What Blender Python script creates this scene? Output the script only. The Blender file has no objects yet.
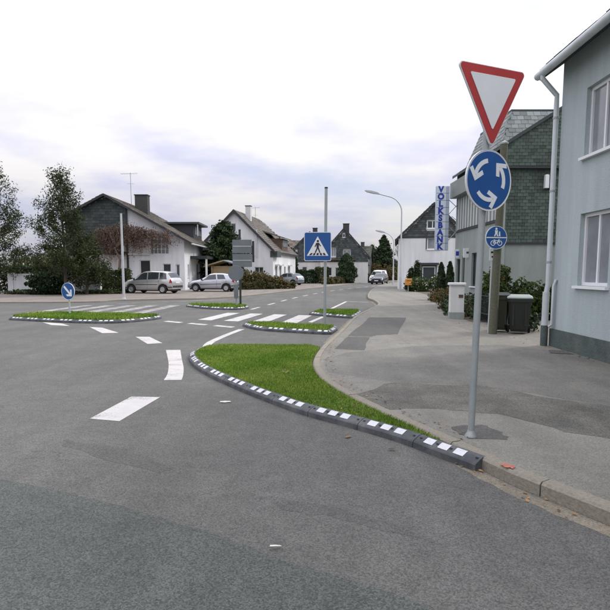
import bpy, bmesh, math, random
from mathutils import Vector, Matrix
random.seed(7)
R = math.radians
SC = bpy.context.scene
COL = SC.collection

# ------------------------------------------------------------------ camera
cam_d = bpy.data.cameras.new('camera'); cam = bpy.data.objects.new('camera', cam_d); COL.objects.link(cam)
cam.location = (0, 0, 1.6)
cam.rotation_euler = (R(90 - 6.13), 0, 0)
cam_d.sensor_fit = 'HORIZONTAL'; cam_d.sensor_width = 36.0; cam_d.lens = 36.0 * 540 / 610
cam_d.shift_y = 25 / 610
cam_d.clip_start = 0.05; cam_d.clip_end = 3000
SC.camera = cam

# ------------------------------------------------------------------ sky, sun, exposure
SUN_EL, SUN_AZ = R(38), R(62)          # azimuth clockwise from +Y
w = bpy.data.worlds.new('World'); SC.world = w; w.use_nodes = True
nt = w.node_tree; nt.nodes.clear()
def N(t, **k):
    n = nt.nodes.new(t)
    for a, b in k.items(): setattr(n, a, b)
    return n
sky = N('ShaderNodeTexSky', sky_type='NISHITA'); sky.sun_disc = False
sky.sun_elevation = SUN_EL; sky.sun_rotation = SUN_AZ
tc = N('ShaderNodeTexCoord'); sep = N('ShaderNodeSeparateXYZ'); nt.links.new(tc.outputs['Generated'], sep.inputs[0])
def M_(op, a, b=None, c=None):
    n = N('ShaderNodeMath', operation=op)
    for i, q in enumerate((a, b, c)):
        if q is None: continue
        if isinstance(q, (int, float)): n.inputs[i].default_value = q
        else: nt.links.new(q, n.inputs[i])
    return n.outputs[0]
el = M_('MAXIMUM', sep.outputs['Z'], 0.0)
den = M_('ADD', el, 0.16)
px = M_('DIVIDE', sep.outputs['X'], den); py = M_('DIVIDE', sep.outputs['Y'], den)
cmb = N('ShaderNodeCombineXYZ'); nt.links.new(px, cmb.inputs[0]); nt.links.new(py, cmb.inputs[1]); cmb.inputs[2].default_value = 3.1
n1 = N('ShaderNodeTexNoise'); n1.inputs['Scale'].default_value = 0.85; n1.inputs['Detail'].default_value = 7; n1.inputs['Roughness'].default_value = 0.52
nt.links.new(cmb.outputs[0], n1.inputs['Vector'])
n2 = N('ShaderNodeTexNoise'); n2.inputs['Scale'].default_value = 1.7; n2.inputs['Detail'].default_value = 6
nt.links.new(cmb.outputs[0], n2.inputs['Vector'])
def ramp(fac, stops):
    r = N('ShaderNodeValToRGB'); e = r.color_ramp.elements
    while len(e) < len(stops): e.new(0.5)
    for q, (p, c) in zip(e, stops): q.position = p; q.color = c if len(c) == 4 else (*c, 1)
    nt.links.new(fac, r.inputs[0]); return r.outputs[0]
# overcast luminance rises with elevation (CIE overcast sky), cloud undersides are lilac grey
lum = M_('MULTIPLY_ADD', M_('POWER', el, 0.95), 14.0, 3.7)
ctint = ramp(n2.outputs['Fac'], [(0.38, (0.79, 0.80, 0.99)), (0.60, (1.04, 1.02, 1.03))])
cl = N('ShaderNodeVectorMath', operation='SCALE'); nt.links.new(ctint, cl.inputs[0]); nt.links.new(lum, cl.inputs['Scale'])
cover = ramp(n1.outputs['Fac'], [(0.30, (0.7,) * 3), (0.5, (1, 1, 1))])
mix = N('ShaderNodeMix', data_type='RGBA'); nt.links.new(cover, mix.inputs['Factor'])
nt.links.new(sky.outputs[0], mix.inputs['A']); nt.links.new(cl.outputs[0], mix.inputs['B'])
bg = N('ShaderNodeBackground'); bg.inputs['Strength'].default_value = 0.1
nt.links.new(mix.outputs['Result'], bg.inputs['Color'])
out = N('ShaderNodeOutputWorld'); nt.links.new(bg.outputs[0], out.inputs[0])

sl = bpy.data.lights.new('sun', 'SUN'); sl.energy = 1.3; sl.angle = R(14); sl.color = (1.0, 0.96, 0.9)
so = bpy.data.objects.new('sun', sl); COL.objects.link(so)
sd = Vector((math.sin(SUN_AZ) * math.cos(SUN_EL), math.cos(SUN_AZ) * math.cos(SUN_EL), math.sin(SUN_EL)))
so.rotation_euler = (-sd).to_track_quat('-Z', 'Y').to_euler(); so.location = sd * 60
vs = SC.view_settings; vs.view_transform = 'Standard'; vs.look = 'None'; vs.exposure = 0.56; vs.gamma = 1.0

# ------------------------------------------------------------------ materials
MAT = {}
def mat(name, col, rough=0.7, metal=0.0, var=0.0, scale=3.0, bump=0.0, bscale=None, island=0.0, col2=None, spec=0.5,
        fine=0.0, fscale=60.0, trans=0.0, coat=0.0, detail=5, streak=0.0):
    """procedural principled: noise between col and col2 / value variation, per-island variation, bump."""
    if name in MAT: return MAT[name]
    m = bpy.data.materials.new(name); m.use_nodes = True; t = m.node_tree; b = t.nodes['Principled BSDF']
    L = t.links.new
    b.inputs['Roughness'].default_value = rough; b.inputs['Metallic'].default_value = metal
    b.inputs['Specular IOR Level'].default_value = spec; b.inputs['Coat Weight'].default_value = coat
    geo = t.nodes.new('ShaderNodeNewGeometry'); tcn = t.nodes.new('ShaderNodeTexCoord')
    def noise(s, d=detail):
        n = t.nodes.new('ShaderNodeTexNoise'); n.inputs['Scale'].default_value = s; n.inputs['Detail'].default_value = d
        n.inputs['Roughness'].default_value = 0.6; L(tcn.outputs['Object'], n.inputs['Vector']); return n.outputs['Fac']
    cur = None
    base = t.nodes.new('ShaderNodeRGB'); base.outputs[0].default_value = (*col, 1); cur = base.outputs[0]
    if col2 is not None:
        r = t.nodes.new('ShaderNodeMapRange'); L(noise(scale), r.inputs['Value']); r.inputs['From Min'].default_value = 0.35; r.inputs['From Max'].default_value = 0.65
        mx = t.nodes.new('ShaderNodeMix'); mx.data_type = 'RGBA'; L(r.outputs[0], mx.inputs['Factor']); L(cur, mx.inputs['A']); mx.inputs['B'].default_value = (*col2, 1); cur = mx.outputs['Result']
    def mul(fac, amt):
        nonlocal cur
        r = t.nodes.new('ShaderNodeMapRange'); L(fac, r.inputs['Value']); r.inputs['From Min'].default_value = 0.2; r.inputs['From Max'].default_value = 0.8
        r.inputs['To Min'].default_value = 1 - amt; r.inputs['To Max'].default_value = 1 + amt; r.clamp = False
        v = t.nodes.new('ShaderNodeVectorMath'); v.operation = 'SCALE'; L(cur, v.inputs[0]); L(r.outputs[0], v.inputs['Scale']); cur = v.outputs[0]
    if var: mul(noise(scale), var)
    if fine: mul(noise(fscale, 2), fine)
    if streak:
        mp = t.nodes.new('ShaderNodeMapping'); mp.inputs['Scale'].default_value = (2.6, 2.6, 0.22); L(tcn.outputs['Object'], mp.inputs['Vector'])
        n = t.nodes.new('ShaderNodeTexNoise'); n.inputs['Scale'].default_value = 1.0; n.inputs['Detail'].default_value = 6; n.inputs['Roughness'].default_value = .65; L(mp.outputs[0], n.inputs['Vector']); mul(n.outputs['Fac'], streak)
    if island:
        mul(geo.outputs['Random Per Island'], island)
    L(cur, b.inputs['Base Color'])
    if bump:
        bp = t.nodes.new('ShaderNodeBump'); bp.inputs['Strength'].default_value = bump; bp.inputs['Distance'].default_value = 0.02
        L(noise(bscale or fscale, 4), bp.inputs['Height']); L(bp.outputs[0], b.inputs['Normal'])
    if trans:
        tr = t.nodes.new('ShaderNodeBsdfTranslucent'); L(cur, tr.inputs['Color'])
        ms = t.nodes.new('ShaderNodeMixShader'); ms.inputs[0].default_value = trans
        o = t.nodes['Material Output']; L(b.outputs[0], ms.inputs[1]); L(tr.outputs[0], ms.inputs[2]); L(ms.outputs[0], o.inputs[0])
    MAT[name] = m; return m

def asphalt(name, c1, c2, grain=0.35, speck=0.3, big=0.5, crack=0.0):
    """mottled asphalt: aggregate grain, blotches, streaks and a few hair cracks."""
    m = bpy.data.materials.new(name); m.use_nodes = True; t = m.node_tree; b = t.nodes['Principled BSDF']; L = t.links.new
    b.inputs['Roughness'].default_value = 0.86; b.inputs['Specular IOR Level'].default_value = 0.35
    g = t.nodes.new('ShaderNodeNewGeometry'); pos = g.outputs['Position']
    def noise(s, d, vec=pos, r=0.6):
        n = t.nodes.new('ShaderNodeTexNoise'); n.inputs['Scale'].default_value = s; n.inputs['Detail'].default_value = d
        n.inputs['Roughness'].default_value = r; L(vec, n.inputs['Vector']); return n.outputs['Fac']
    def rng(f, a, c, lo, hi):
        r = t.nodes.new('ShaderNodeMapRange'); L(f, r.inputs['Value'])
        for k, v in zip(('From Min', 'From Max', 'To Min', 'To Max'), (a, c, lo, hi)): r.inputs[k].default_value = v
        return r.outputs[0]
    def scale(c, f):
        v = t.nodes.new('ShaderNodeVectorMath'); v.operation = 'SCALE'; L(c, v.inputs[0]); L(f, v.inputs['Scale']); return v.outputs[0]
    mx = t.nodes.new('ShaderNodeMix'); mx.data_type = 'RGBA'; L(rng(noise(big, 6), 0.33, 0.67, 0, 1), mx.inputs['Factor'])
    mx.inputs['A'].default_value = (*c1, 1); mx.inputs['B'].default_value = (*c2, 1); cur = mx.outputs['Result']
    mp = t.nodes.new('ShaderNodeMapping'); mp.inputs['Rotation'].default_value = (0, 0, R(-35)); mp.inputs['Scale'].default_value = (1.6, 0.16, 1); L(pos, mp.inputs['Vector'])
    cur = scale(cur, rng(noise(1.0, 5, mp.outputs[0]), 0.3, 0.7, 0.86, 1.13))
    cur = scale(cur, rng(noise(5.0, 5), 0.3, 0.7, 0.9, 1.1))
    vo = t.nodes.new('ShaderNodeTexVoronoi'); vo.inputs['Scale'].default_value = 125; L(pos, vo.inputs['Vector'])
    sp = t.nodes.new('ShaderNodeSeparateColor'); L(vo.outputs['Color'], sp.inputs[0])
    cur = scale(cur, rng(sp.outputs[0], 0, 1, 1 - grain, 1 + grain))
    cur = scale(cur, rng(noise(330, 2), 0.3, 0.7, 1 - speck, 1 + speck))
    if crack:
        wv = t.nodes.new('ShaderNodeVectorMath'); wv.operation = 'ADD'
        nn = t.nodes.new('ShaderNodeTexNoise'); nn.inputs['Scale'].default_value = 1.3; nn.inputs['Detail'].default_value = 5; L(pos, nn.inputs['Vector'])
        sc2 = t.nodes.new('ShaderNodeVectorMath'); sc2.operation = 'SCALE'; L(nn.outputs['Color'], sc2.inputs[0]); sc2.inputs['Scale'].default_value = 1.6
        L(pos, wv.inputs[0]); L(sc2.outputs[0], wv.inputs[1])
        v2 = t.nodes.new('ShaderNodeTexVoronoi'); v2.feature = 'DISTANCE_TO_EDGE'; v2.inputs['Scale'].default_value = 0.33; L(wv.outputs[0], v2.inputs['Vector'])
        msk = rng(noise(0.5, 3), 0.5, 0.62, 0, crack)
        cf = rng(v2.outputs['Distance'], 0.0, 0.006, 1, 0)
        mm = t.nodes.new('ShaderNodeMath'); mm.operation = 'MULTIPLY'; L(msk, mm.inputs[0]); L(cf, mm.inputs[1])
        m1 = t.nodes.new('ShaderNodeMath'); m1.operation = 'SUBTRACT'; m1.inputs[0].default_value = 1; L(mm.outputs[0], m1.inputs[1])
        cur = scale(cur, m1.outputs[0])
    L(cur, b.inputs['Base Color'])
    bp = t.nodes.new('ShaderNodeBump'); bp.inputs['Strength'].default_value = 0.35; bp.inputs['Distance'].default_value = 0.006
    L(sp.outputs[0], bp.inputs['Height']); L(bp.outputs[0], b.inputs['Normal'])
    MAT[name] = m; return m

def painted(name, col, wear):
    """thermoplastic road paint, chipped through to the asphalt in grains and scuffed areas"""
    m = bpy.data.materials.new(name); m.use_nodes = True; t = m.node_tree; b = t.nodes['Principled BSDF']; L = t.links.new
    b.inputs['Roughness'].default_value = 0.75
    g = t.nodes.new('ShaderNodeNewGeometry')
    def nz(s_, d): n = t.nodes.new('ShaderNodeTexNoise'); n.inputs['Scale'].default_value = s_; n.inputs['Detail'].default_value = d; n.inputs['Roughness'].default_value = .65; L(g.outputs['Position'], n.inputs['Vector']); return n.outputs['Fac']
    def mth(op, a, c):
        n = t.nodes.new('ShaderNodeMath'); n.operation = op
        for i, q in enumerate((a, c)):
            if isinstance(q, (int, float)): n.inputs[i].default_value = q
            else: L(q, n.inputs[i])
        return n.outputs[0]
    f = mth('ADD', mth('MULTIPLY', nz(2.3, 4), .55), mth('MULTIPLY', nz(48, 4), .45))
    r = t.nodes.new('ShaderNodeMapRange'); L(f, r.inputs['Value']); r.inputs['From Min'].default_value = .66 - wear * .3; r.inputs['From Max'].default_value = .76 - wear * .3
    r2 = t.nodes.new('ShaderNodeMapRange'); L(nz(6, 5), r2.inputs['Value']); r2.inputs['To Min'].default_value = .8; r2.inputs['To Max'].default_value = 1.15
    v = t.nodes.new('ShaderNodeVectorMath'); v.operation = 'SCALE'; v.inputs[0].default_value = col; L(r2.outputs[0], v.inputs['Scale'])
    mx = t.nodes.new('ShaderNodeMix'); mx.data_type = 'RGBA'; L(r.outputs[0], mx.inputs['Factor']); L(v.outputs[0], mx.inputs['A']); mx.inputs['B'].default_value = (.15, .145, .135, 1)
    L(mx.outputs['Result'], b.inputs['Base Color']); MAT[name] = m; return m
asphalt('road', (0.086, 0.087, 0.079), (0.114, 0.113, 0.103), grain=0.4, speck=0.35, crack=0.4)
asphalt('road_dark', (0.066, 0.073, 0.066), (0.086, 0.094, 0.085), grain=0.48, speck=0.4)
asphalt('road_smear', (0.078, 0.078, 0.071), (0.096, 0.096, 0.088), grain=0.4, speck=0.35)
asphalt('walk', (0.160, 0.154, 0.132), (0.205, 0.196, 0.168), grain=0.28, crack=0.3)
asphalt('walk_grey', (0.126, 0.124, 0.11), (0.172, 0.166, 0.144), grain=0.32, big=0.9)
asphalt('walk_dark', (0.078, 0.078, 0.071), (0.098, 0.096, 0.087), grain=0.36)
asphalt('walk_rough', (0.08, 0.078, 0.068), (0.145, 0.137, 0.114), grain=0.5, speck=0.45, big=1.6)
asphalt('forecourt', (0.17, 0.15, 0.13), (0.21, 0.185, 0.16), grain=0.25)
asphalt('gutter', (0.2, 0.175, 0.13), (0.15, 0.135, 0.11), grain=0.3, big=2.0)
asphalt('ground', (0.07, 0.075, 0.045), (0.1, 0.09, 0.06), grain=0.4)
mat('kerbstone', (0.25, 0.225, 0.175), 0.9, var=0.3, scale=4, fine=0.25, fscale=45, bump=0.4, island=0.0, col2=(0.19, 0.175, 0.14))
mat('rubber', (0.042, 0.048, 0.054), 0.72, var=0.2, scale=5, fine=0.2, fscale=50, bump=0.15, col2=(0.09, 0.095, 0.095))
mat('rubber_hole', (0.012, 0.012, 0.013), 0.8)
mat('reflector', (0.6, 0.61, 0.64), 0.5, var=0.14, scale=6, fine=0.12, fscale=35, col2=(0.47, 0.475, 0.48))
painted('paint', (0.47, 0.455, 0.44), 0.42)
painted('paint_worn', (0.38, 0.365, 0.35), 0.75)
mat('soil', (0.1, 0.125, 0.03), 0.95, var=0.35, scale=5, fine=0.3, fscale=40)
mat('bed', (0.085, 0.07, 0.045), 0.95, var=0.4, scale=5, fine=0.4, fscale=30, bump=0.6)
mat('grass', (0.125, 0.245, 0.024), 0.75, island=0.4, var=0.28, scale=0.9, trans=0.42, col2=(0.19, 0.26, 0.045), spec=0.25)
mat('galv', (0.33, 0.36, 0.36), 0.5, 0.35, var=0.12, scale=3, fine=0.08, fscale=80)
mat('galv_pale', (0.46, 0.49, 0.5), 0.55, 0.2, var=0.1, scale=3)
mat('sign_back', (0.15, 0.17, 0.18), 0.6, 0.2, var=0.15, scale=3)
mat('sign_blue', (0.009, 0.075, 0.27), 0.35, var=0.1, scale=4, fine=0.06, fscale=25)
mat('sign_white', (0.72, 0.74, 0.74), 0.4, var=0.05, scale=4)
mat('sign_red', (0.42, 0.035, 0.035), 0.4, var=0.1, scale=5)
mat('sign_black', (0.015, 0.015, 0.018), 0.5)
mat('plaster', (0.70, 0.71, 0.72), 0.9, var=0.06, scale=0.7, fine=0.05, fscale=25, bump=0.15, bscale=40, col2=(0.62, 0.63, 0.64), streak=0.16)
mat('plaster_warm', (0.66, 0.65, 0.63), 0.9, var=0.1, scale=0.6, fine=0.05, bump=0.15, bscale=40, col2=(0.55, 0.54, 0.52), streak=0.16)
mat('plaster_blue', (0.40, 0.465, 0.475), 0.9, var=0.1, scale=0.9, fine=0.16, fscale=60, bump=0.5, bscale=70, streak=0.16, col2=(0.36, 0.42, 0.42))
mat('plaster_green', (0.27, 0.305, 0.285), 0.9, var=0.1, scale=1.0, fine=0.25, fscale=45, bump=0.6, bscale=60, streak=0.16)
mat('plinth', (0.06, 0.088, 0.082), 0.9, var=0.25, scale=3, fine=0.25, fscale=30, bump=0.4, col2=(0.085, 0.1, 0.09))
mat('slate', (0.045, 0.055, 0.053), 0.62, island=0.35, var=0.2, scale=0.6)
mat('slate_green', (0.052, 0.076, 0.06), 0.7, island=0.24, var=0.2, scale=0.7)
mat('slate_pale', (0.20, 0.225, 0.215), 0.7, island=0.2, var=0.12, scale=0.5)
mat('slate_dark', (0.03, 0.042, 0.04), 0.6, island=0.3, var=0.15, scale=0.5)
mat('tile_brown', (0.12, 0.098, 0.078), 0.8, island=0.35, var=0.25, scale=0.7, col2=(0.085, 0.075, 0.06))
mat('tile_tan', (0.118, 0.1, 0.082), 0.8, island=0.22, var=0.22, scale=0.6, col2=(0.09, 0.08, 0.066))
mat('tile_dark', (0.06, 0.062, 0.05), 0.8, island=0.3, var=0.2, scale=0.7)
mat('wood_dark', (0.03, 0.032, 0.038), 0.7, var=0.2, scale=4)
mat('wood_brown', (0.09, 0.06, 0.04), 0.8, var=0.3, scale=5)
mat('wood_tan', (0.36, 0.27, 0.15), 0.8, var=0.2, scale=4)
mat('window_white', (0.72, 0.73, 0.74), 0.5, var=0.04, scale=3)
mat('glass', (0.045, 0.055, 0.062), 0.08, spec=0.8, var=0.4, scale=0.9)
mat('curtain_glass', (0.22, 0.235, 0.25), 0.12, spec=0.7, var=0.35, scale=1.4)
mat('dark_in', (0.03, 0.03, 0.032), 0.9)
mat('brick_chim', (0.05, 0.05, 0.048), 0.85, var=0.25, scale=8, fine=0.2)
mat('chim_white', (0.55, 0.55, 0.54), 0.85, var=0.1, scale=4)
mat('zinc', (0.52, 0.56, 0.57), 0.5, 0.15, var=0.12, scale=2, fine=0.06, streak=0.16)
mat('dark_metal', (0.035, 0.045, 0.045), 0.5, 0.3, var=0.15, scale=4)
mat('pole_wood', (0.115, 0.112, 0.075), 0.85, var=0.3, scale=6, fine=0.25, fscale=24, bump=0.4, col2=(0.08, 0.086, 0.058))
mat('bin', (0.011, 0.014, 0.01), 0.5, var=0.25, scale=5, bump=0.1)
mat('bin_lid', (0.30, 0.33, 0.31), 0.6, var=0.15, scale=5)
mat('bin_olive', (0.026, 0.03, 0.013), 0.6, var=0.25, scale=5)
mat('silver', (0.50, 0.50, 0.49), 0.24, 0.6, var=0.03, scale=2, coat=1.0)
mat('silver_blue', (0.48, 0.5, 0.54), 0.24, 0.6, var=0.03, scale=2, coat=1.0)
mat('blue_grey', (0.30, 0.34, 0.38), 0.3, 0.5, var=0.03, scale=2, coat=1.0)
mat('car_white', (0.74, 0.75, 0.76), 0.3, 0.0, var=0.03, scale=2, coat=0.4)
mat('car_dark', (0.02, 0.024, 0.032), 0.25, 0.3, coat=0.6)
mat('car_glass', (0.025, 0.033, 0.035), 0.04, spec=0.9, var=0.3, scale=1.3)
mat('tyre', (0.014, 0.014, 0.015), 0.85, var=0.2, scale=10)
mat('rim', (0.42, 0.43, 0.44), 0.35, 0.7, var=0.05)
mat('trim', (0.02, 0.021, 0.022), 0.65)
mat('lamp_red', (0.33, 0.012, 0.015), 0.2, var=0.1)
mat('lamp_clear', (0.6, 0.62, 0.63), 0.12, 0.2)
mat('plate', (0.7, 0.7, 0.66), 0.5)
mat('bark', (0.065, 0.055, 0.042), 0.95, var=0.35, scale=6, bump=0.6, bscale=12)
mat('bark_brown', (0.15, 0.105, 0.08), 0.95, var=0.3, scale=6)
LV = dict(trans=0.25, spec=0.2)
mat('leaf_dark', (0.024, 0.045, 0.018), 0.7, island=0.45, **LV)
mat('leaf_pine', (0.045, 0.06, 0.024), 0.7, island=0.45, **LV)
mat('leaf_conifer', (0.032, 0.054, 0.022), 0.7, island=0.45, **LV)
mat('leaf_mid', (0.055, 0.085, 0.025), 0.7, island=0.45, **LV)
mat('leaf_olive', (0.085, 0.085, 0.033), 0.75, island=0.45, **LV)
mat('leaf_brown', (0.17, 0.115, 0.085), 0.8, island=0.5, **LV)
mat('leaf_hedge', (0.045, 0.06, 0.022), 0.75, island=0.45, **LV)
mat('leaf_rust', (0.14, 0.085, 0.035), 0.8, island=0.5, **LV)
mat('leaf_ivy', (0.035, 0.062, 0.03), 0.6, island=0.45, **LV)
mat('letter_blue', (0.018, 0.05, 0.33), 0.45)
mat('panel_white', (0.64, 0.70, 0.77), 0.35, var=0.05, scale=3)
mat('panel_grey', (0.40, 0.47, 0.56), 0.4, var=0.06, scale=3)
mat('orange', (0.55, 0.23, 0.03), 0.5, var=0.1)
mat('red_spray', (0.5, 0.1, 0.06), 0.85, var=0.5, scale=40, col2=(0.28, 0.17, 0.13))
mat('litter', (0.6, 0.58, 0.52), 0.8, var=0.2, scale=20)
mat('leaf_dead', (0.2, 0.12, 0.05), 0.8, island=0.4)
mat('blind', (0.52, 0.545, 0.53), 0.6, var=0.08, scale=2)
mat('concrete_white', (0.66, 0.67, 0.66), 0.85, var=0.12, scale=2.5, fine=0.06, col2=(0.55, 0.55, 0.53), streak=0.16)
mat('cover_iron', (0.07, 0.072, 0.07), 0.7, 0.3, var=0.2, scale=12, bump=0.3)

# ------------------------------------------------------------------ mesh helpers
class MB:
    def __init__(s): s.v = []; s.f = []
    def add(s, vs, fs):
        o = len(s.v); s.v += [tuple(q) for q in vs]; s.f += [tuple(i + o for i in f) for f in fs]; return s
    def box(s, x0, x1, y0, y1, z0, z1, M=None):
        vs = [Vector((x, y, z)) for z in (z0, z1) for y in (y0, y1) for x in (x0, x1)]
        if M is not None: vs = [M @ q for q in vs]
        return s.add(vs, [(0, 2, 3, 1), (4, 5, 7, 6), (0, 1, 5, 4), (2, 6, 7, 3), (0, 4, 6, 2), (1, 3, 7, 5)])
    def cbox(s, x0, x1, y0, y1, z0, z1, c=0.01):
        """box with its vertical and top edges chamfered"""
        rings = []
        for z, i in ((z0, 0), (z1 - c, 0), (z1, c)):
            a, b, d, e = x0 + i, x1 - i, y0 + i, y1 - i
            rings.append([(a + c, d, z), (b - c, d, z), (b, d + c, z), (b, e - c, z), (b - c, e, z), (a + c, e, z), (a, e - c, z), (a, d + c, z)])
        vs = sum(rings, []); fs = [tuple(range(7, -1, -1)), tuple(range(16, 24))]
        for k in range(2):
            for i in range(8): j = (i + 1) % 8; fs.append((k * 8 + i, k * 8 + j, k * 8 + 8 + j, k * 8 + 8 + i))
        return s.add(vs, fs)
    def quad(s, a, b, c, d): return s.add([a, b, c, d], [(0, 1, 2, 3)])
    def tube(s, pts, rad, n=8, cap=True):
        pts = [Vector(p) for p in pts]; k = len(pts)
        rad = rad if isinstance(rad, (list, tuple)) else [rad] * k
        vs = []; fs = []; prev = None
        for i, p in enumerate(pts):
            d = (pts[min(i + 1, k - 1)] - pts[max(i - 1, 0)]).normalized()
            if prev is None:
                a = Vector((1, 0, 0)) if abs(d.x) < 0.9 else Vector((0, 1, 0)); u = d.cross(a).normalized()
            else: u = (prev - d * prev.dot(d)).normalized()
            prev = u; vv = d.cross(u)
            for j in range(n):
                t = 2 * math.pi * j / n; vs.append(p + (u * math.cos(t) + vv * math.sin(t)) * rad[i])
        for i in range(k - 1):
            for j in range(n):
                a, b = i * n + j, i * n + (j + 1) % n; fs.append((a, b, b + n, a + n))
        if cap: fs.append(tuple(range(n - 1, -1, -1))); fs.append(tuple(range((k - 1) * n, k * n)))
        return s.add(vs, fs)
    def lathe(s, prof, n=24, axis='y', M=None, close=False):
        """prof: list of (radius, along)"""
        vs = []
        for r, a in prof:
            for j in range(n):
                t = 2 * math.pi * j / n
                q = {'y': (r * math.cos(t), a, r * math.sin(t)), 'z': (r * math.cos(t), r * math.sin(t), a)}[axis]
                vs.append(M @ Vector(q) if M is not None else q)
        fs = []; k = len(prof)
        for i in range(k if close else k - 1):
            for j in range(n):
                a, b = i * n + j, i * n + (j + 1) % n; c = ((i + 1) % k) * n
                fs.append((a, b, c + (j + 1) % n, c + j))
        if not close:
            fs.append(tuple(range(n))); fs.append(tuple(range((k - 1) * n, k * n)))
        return s.add(vs, fs)
    def xz(s, poly, y0, y1):
        """extrude a polygon drawn in the x-z plane from y0 (front) to y1"""
        n = len(poly); vs = [(x, y0, z) for x, z in poly] + [(x, y1, z) for x, z in poly]
        fs = [tuple(range(n)), tuple(range(2 * n - 1, n - 1, -1))] + [(i, (i + 1) % n + 0, (i + 1) % n + n, i + n) for i in range(n)]
        return s.add(vs, fs)
    def xy(s, poly, z0, z1=None):
        n = len(poly)
        if z1 is None: return s.add([(x, y, z0) for x, y in poly], [tuple(range(n))])
        vs = [(x, y, z0) for x, y in poly] + [(x, y, z1) for x, y in poly]
        fs = [tuple(range(n - 1, -1, -1)), tuple(range(n, 2 * n))] + [(i, (i + 1) % n, (i + 1) % n + n, i + n) for i in range(n)]
        return s.add(vs, fs)
    def stroke(s, a, b, wd, y0, y1):
        a = Vector(a); b = Vector(b); d = (b - a).normalized(); q = Vector((-d.y, d.x)) * wd / 2
        return s.xz([tuple(a - q), tuple(b - q), tuple(b + q), tuple(a + q)], y0, y1)
    def disc(s, cx, cz, r, y0, y1, n=28, r2=None):
        return s.xz([(cx + r * math.cos(2 * math.pi * i / n), cz + (r2 or r) * math.sin(2 * math.pi * i / n)) for i in range(n)], y0, y1)
    def ring(s, cx, cz, r0, r1, y0, y1, n=28, a0=0, a1=2 * math.pi):
        full = abs(a1 - a0 - 2 * math.pi) < 1e-6
        for i in range(n):
            t0 = a0 + (a1 - a0) * i / n; t1 = a0 + (a1 - a0) * (i + 1) / n
            P = [(cx + r * math.cos(t), cz + r * math.sin(t)) for r, t in ((r0, t0), (r1, t0), (r1, t1), (r0, t1))]
            vs = [(x, y0, z) for x, z in P] + [(x, y1, z) for x, z in P]
            fs = [(0, 1, 2, 3), (0, 3, 7, 4), (1, 5, 6, 2)]
            if not full and i == 0: fs.append((0, 4, 5, 1))
            if not full and i == n - 1: fs.append((3, 2, 6, 7))
            s.add(vs, fs)
        return s
    def mesh(s, name, m, smooth=False):
        me = bpy.data.meshes.new(name); me.from_pydata(s.v, [], s.f)
        me.materials.append(MAT[m] if isinstance(m, str) else m)
        bm = bmesh.new(); bm.from_mesh(me)
        bmesh.ops.recalc_face_normals(bm, faces=bm.faces); bm.to_mesh(me); bm.free()
        if smooth:
            me.polygons.foreach_set('use_smooth', [True] * len(me.polygons)); me.set_sharp_from_angle(angle=R(38))
        me.update(); return me
    def build(s, name, m, parent=None, smooth=False, loc=None, rz=0.0, kind=None, raw=False):
        if raw:
            me = bpy.data.meshes.new(name); me.from_pydata(s.v, [], s.f); me.materials.append(MAT[m]); me.update()
        else: me = s.mesh(name, m, smooth)
        return link(name, me, parent, loc, rz, kind)
def link(name, me, parent=None, loc=None, rz=0.0, kind=None):
    o = bpy.data.objects.new(name, me); COL.objects.link(o)
    if parent is not None: o.parent = parent
    if loc is not None: o.location = loc
    o.rotation_euler[2] = rz
    if kind: o['kind'] = kind
    return o
def tag(o, label, cat, group=None):
    o['label'] = label; o['category'] = cat
    if group: o['group'] = group
    return o
def thing(name, label, cat, loc=(0, 0, 0), rz=0.0, group=None):
    o = bpy.data.objects.new(name, None); COL.objects.link(o); o.location = loc; o.rotation_euler[2] = rz; o.empty_display_size = 0.2
    return tag(o, label, cat, group)
def struct(name, mb, m, label=None, **k):
    o = mb.build(name, m, kind='structure', **k)
    if label: o['label'] = label
    return o
def rail(pts, per=6):
    """Catmull-Rom through 2-d points"""
    P = [Vector(p) for p in pts]; out = []
    for i in range(len(P) - 1):
        p0, p1, p2, p3 = P[max(i - 1, 0)], P[i], P[i + 1], P[min(i + 2, len(P) - 1)]
        for k in range(per):
            t = k / per
            out.append(0.5 * ((2 * p1) + (p2 - p0) * t + (2 * p0 - 5 * p1 + 4 * p2 - p3) * t * t + (3 * p1 - p0 - 3 * p2 + p3) * t ** 3))
    return out + [P[-1]]
class Arc:
    """arc-length parametrised 2-d polyline"""
    def __init__(s, pts):
        s.p = [Vector(q) for q in pts]; s.s = [0.0]
        for a, b in zip(s.p, s.p[1:]): s.s.append(s.s[-1] + (b - a).length)
        s.L = s.s[-1]
    def at(s, d, off=0.0):
        d = min(max(d, 0), s.L - 1e-6); i = 0
        lo, hi = 0, len(s.s) - 2
        while lo < hi:
            mid = (lo + hi + 1) // 2
            if s.s[mid] <= d: lo = mid
            else: hi = mid - 1
        i = lo; seg = s.p[i + 1] - s.p[i]; t = (d - s.s[i]) / max(seg.length, 1e-9)
        e = 0.06
        def raw(dd):
            dd = min(max(dd, 0), s.L - 1e-6); j = max(k for k in range(len(s.s) - 1) if s.s[k] <= dd)
            return s.p[j] + (s.p[j + 1] - s.p[j]) * ((dd - s.s[j]) / max(s.s[j + 1] - s.s[j], 1e-9))
        tn = (raw(d + e) - raw(d - e)); tn = tn.normalized() if tn.length > 1e-9 else seg.normalized()
        return s.p[i] + seg * t + Vector((-tn.y, tn.x)) * off, tn

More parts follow.
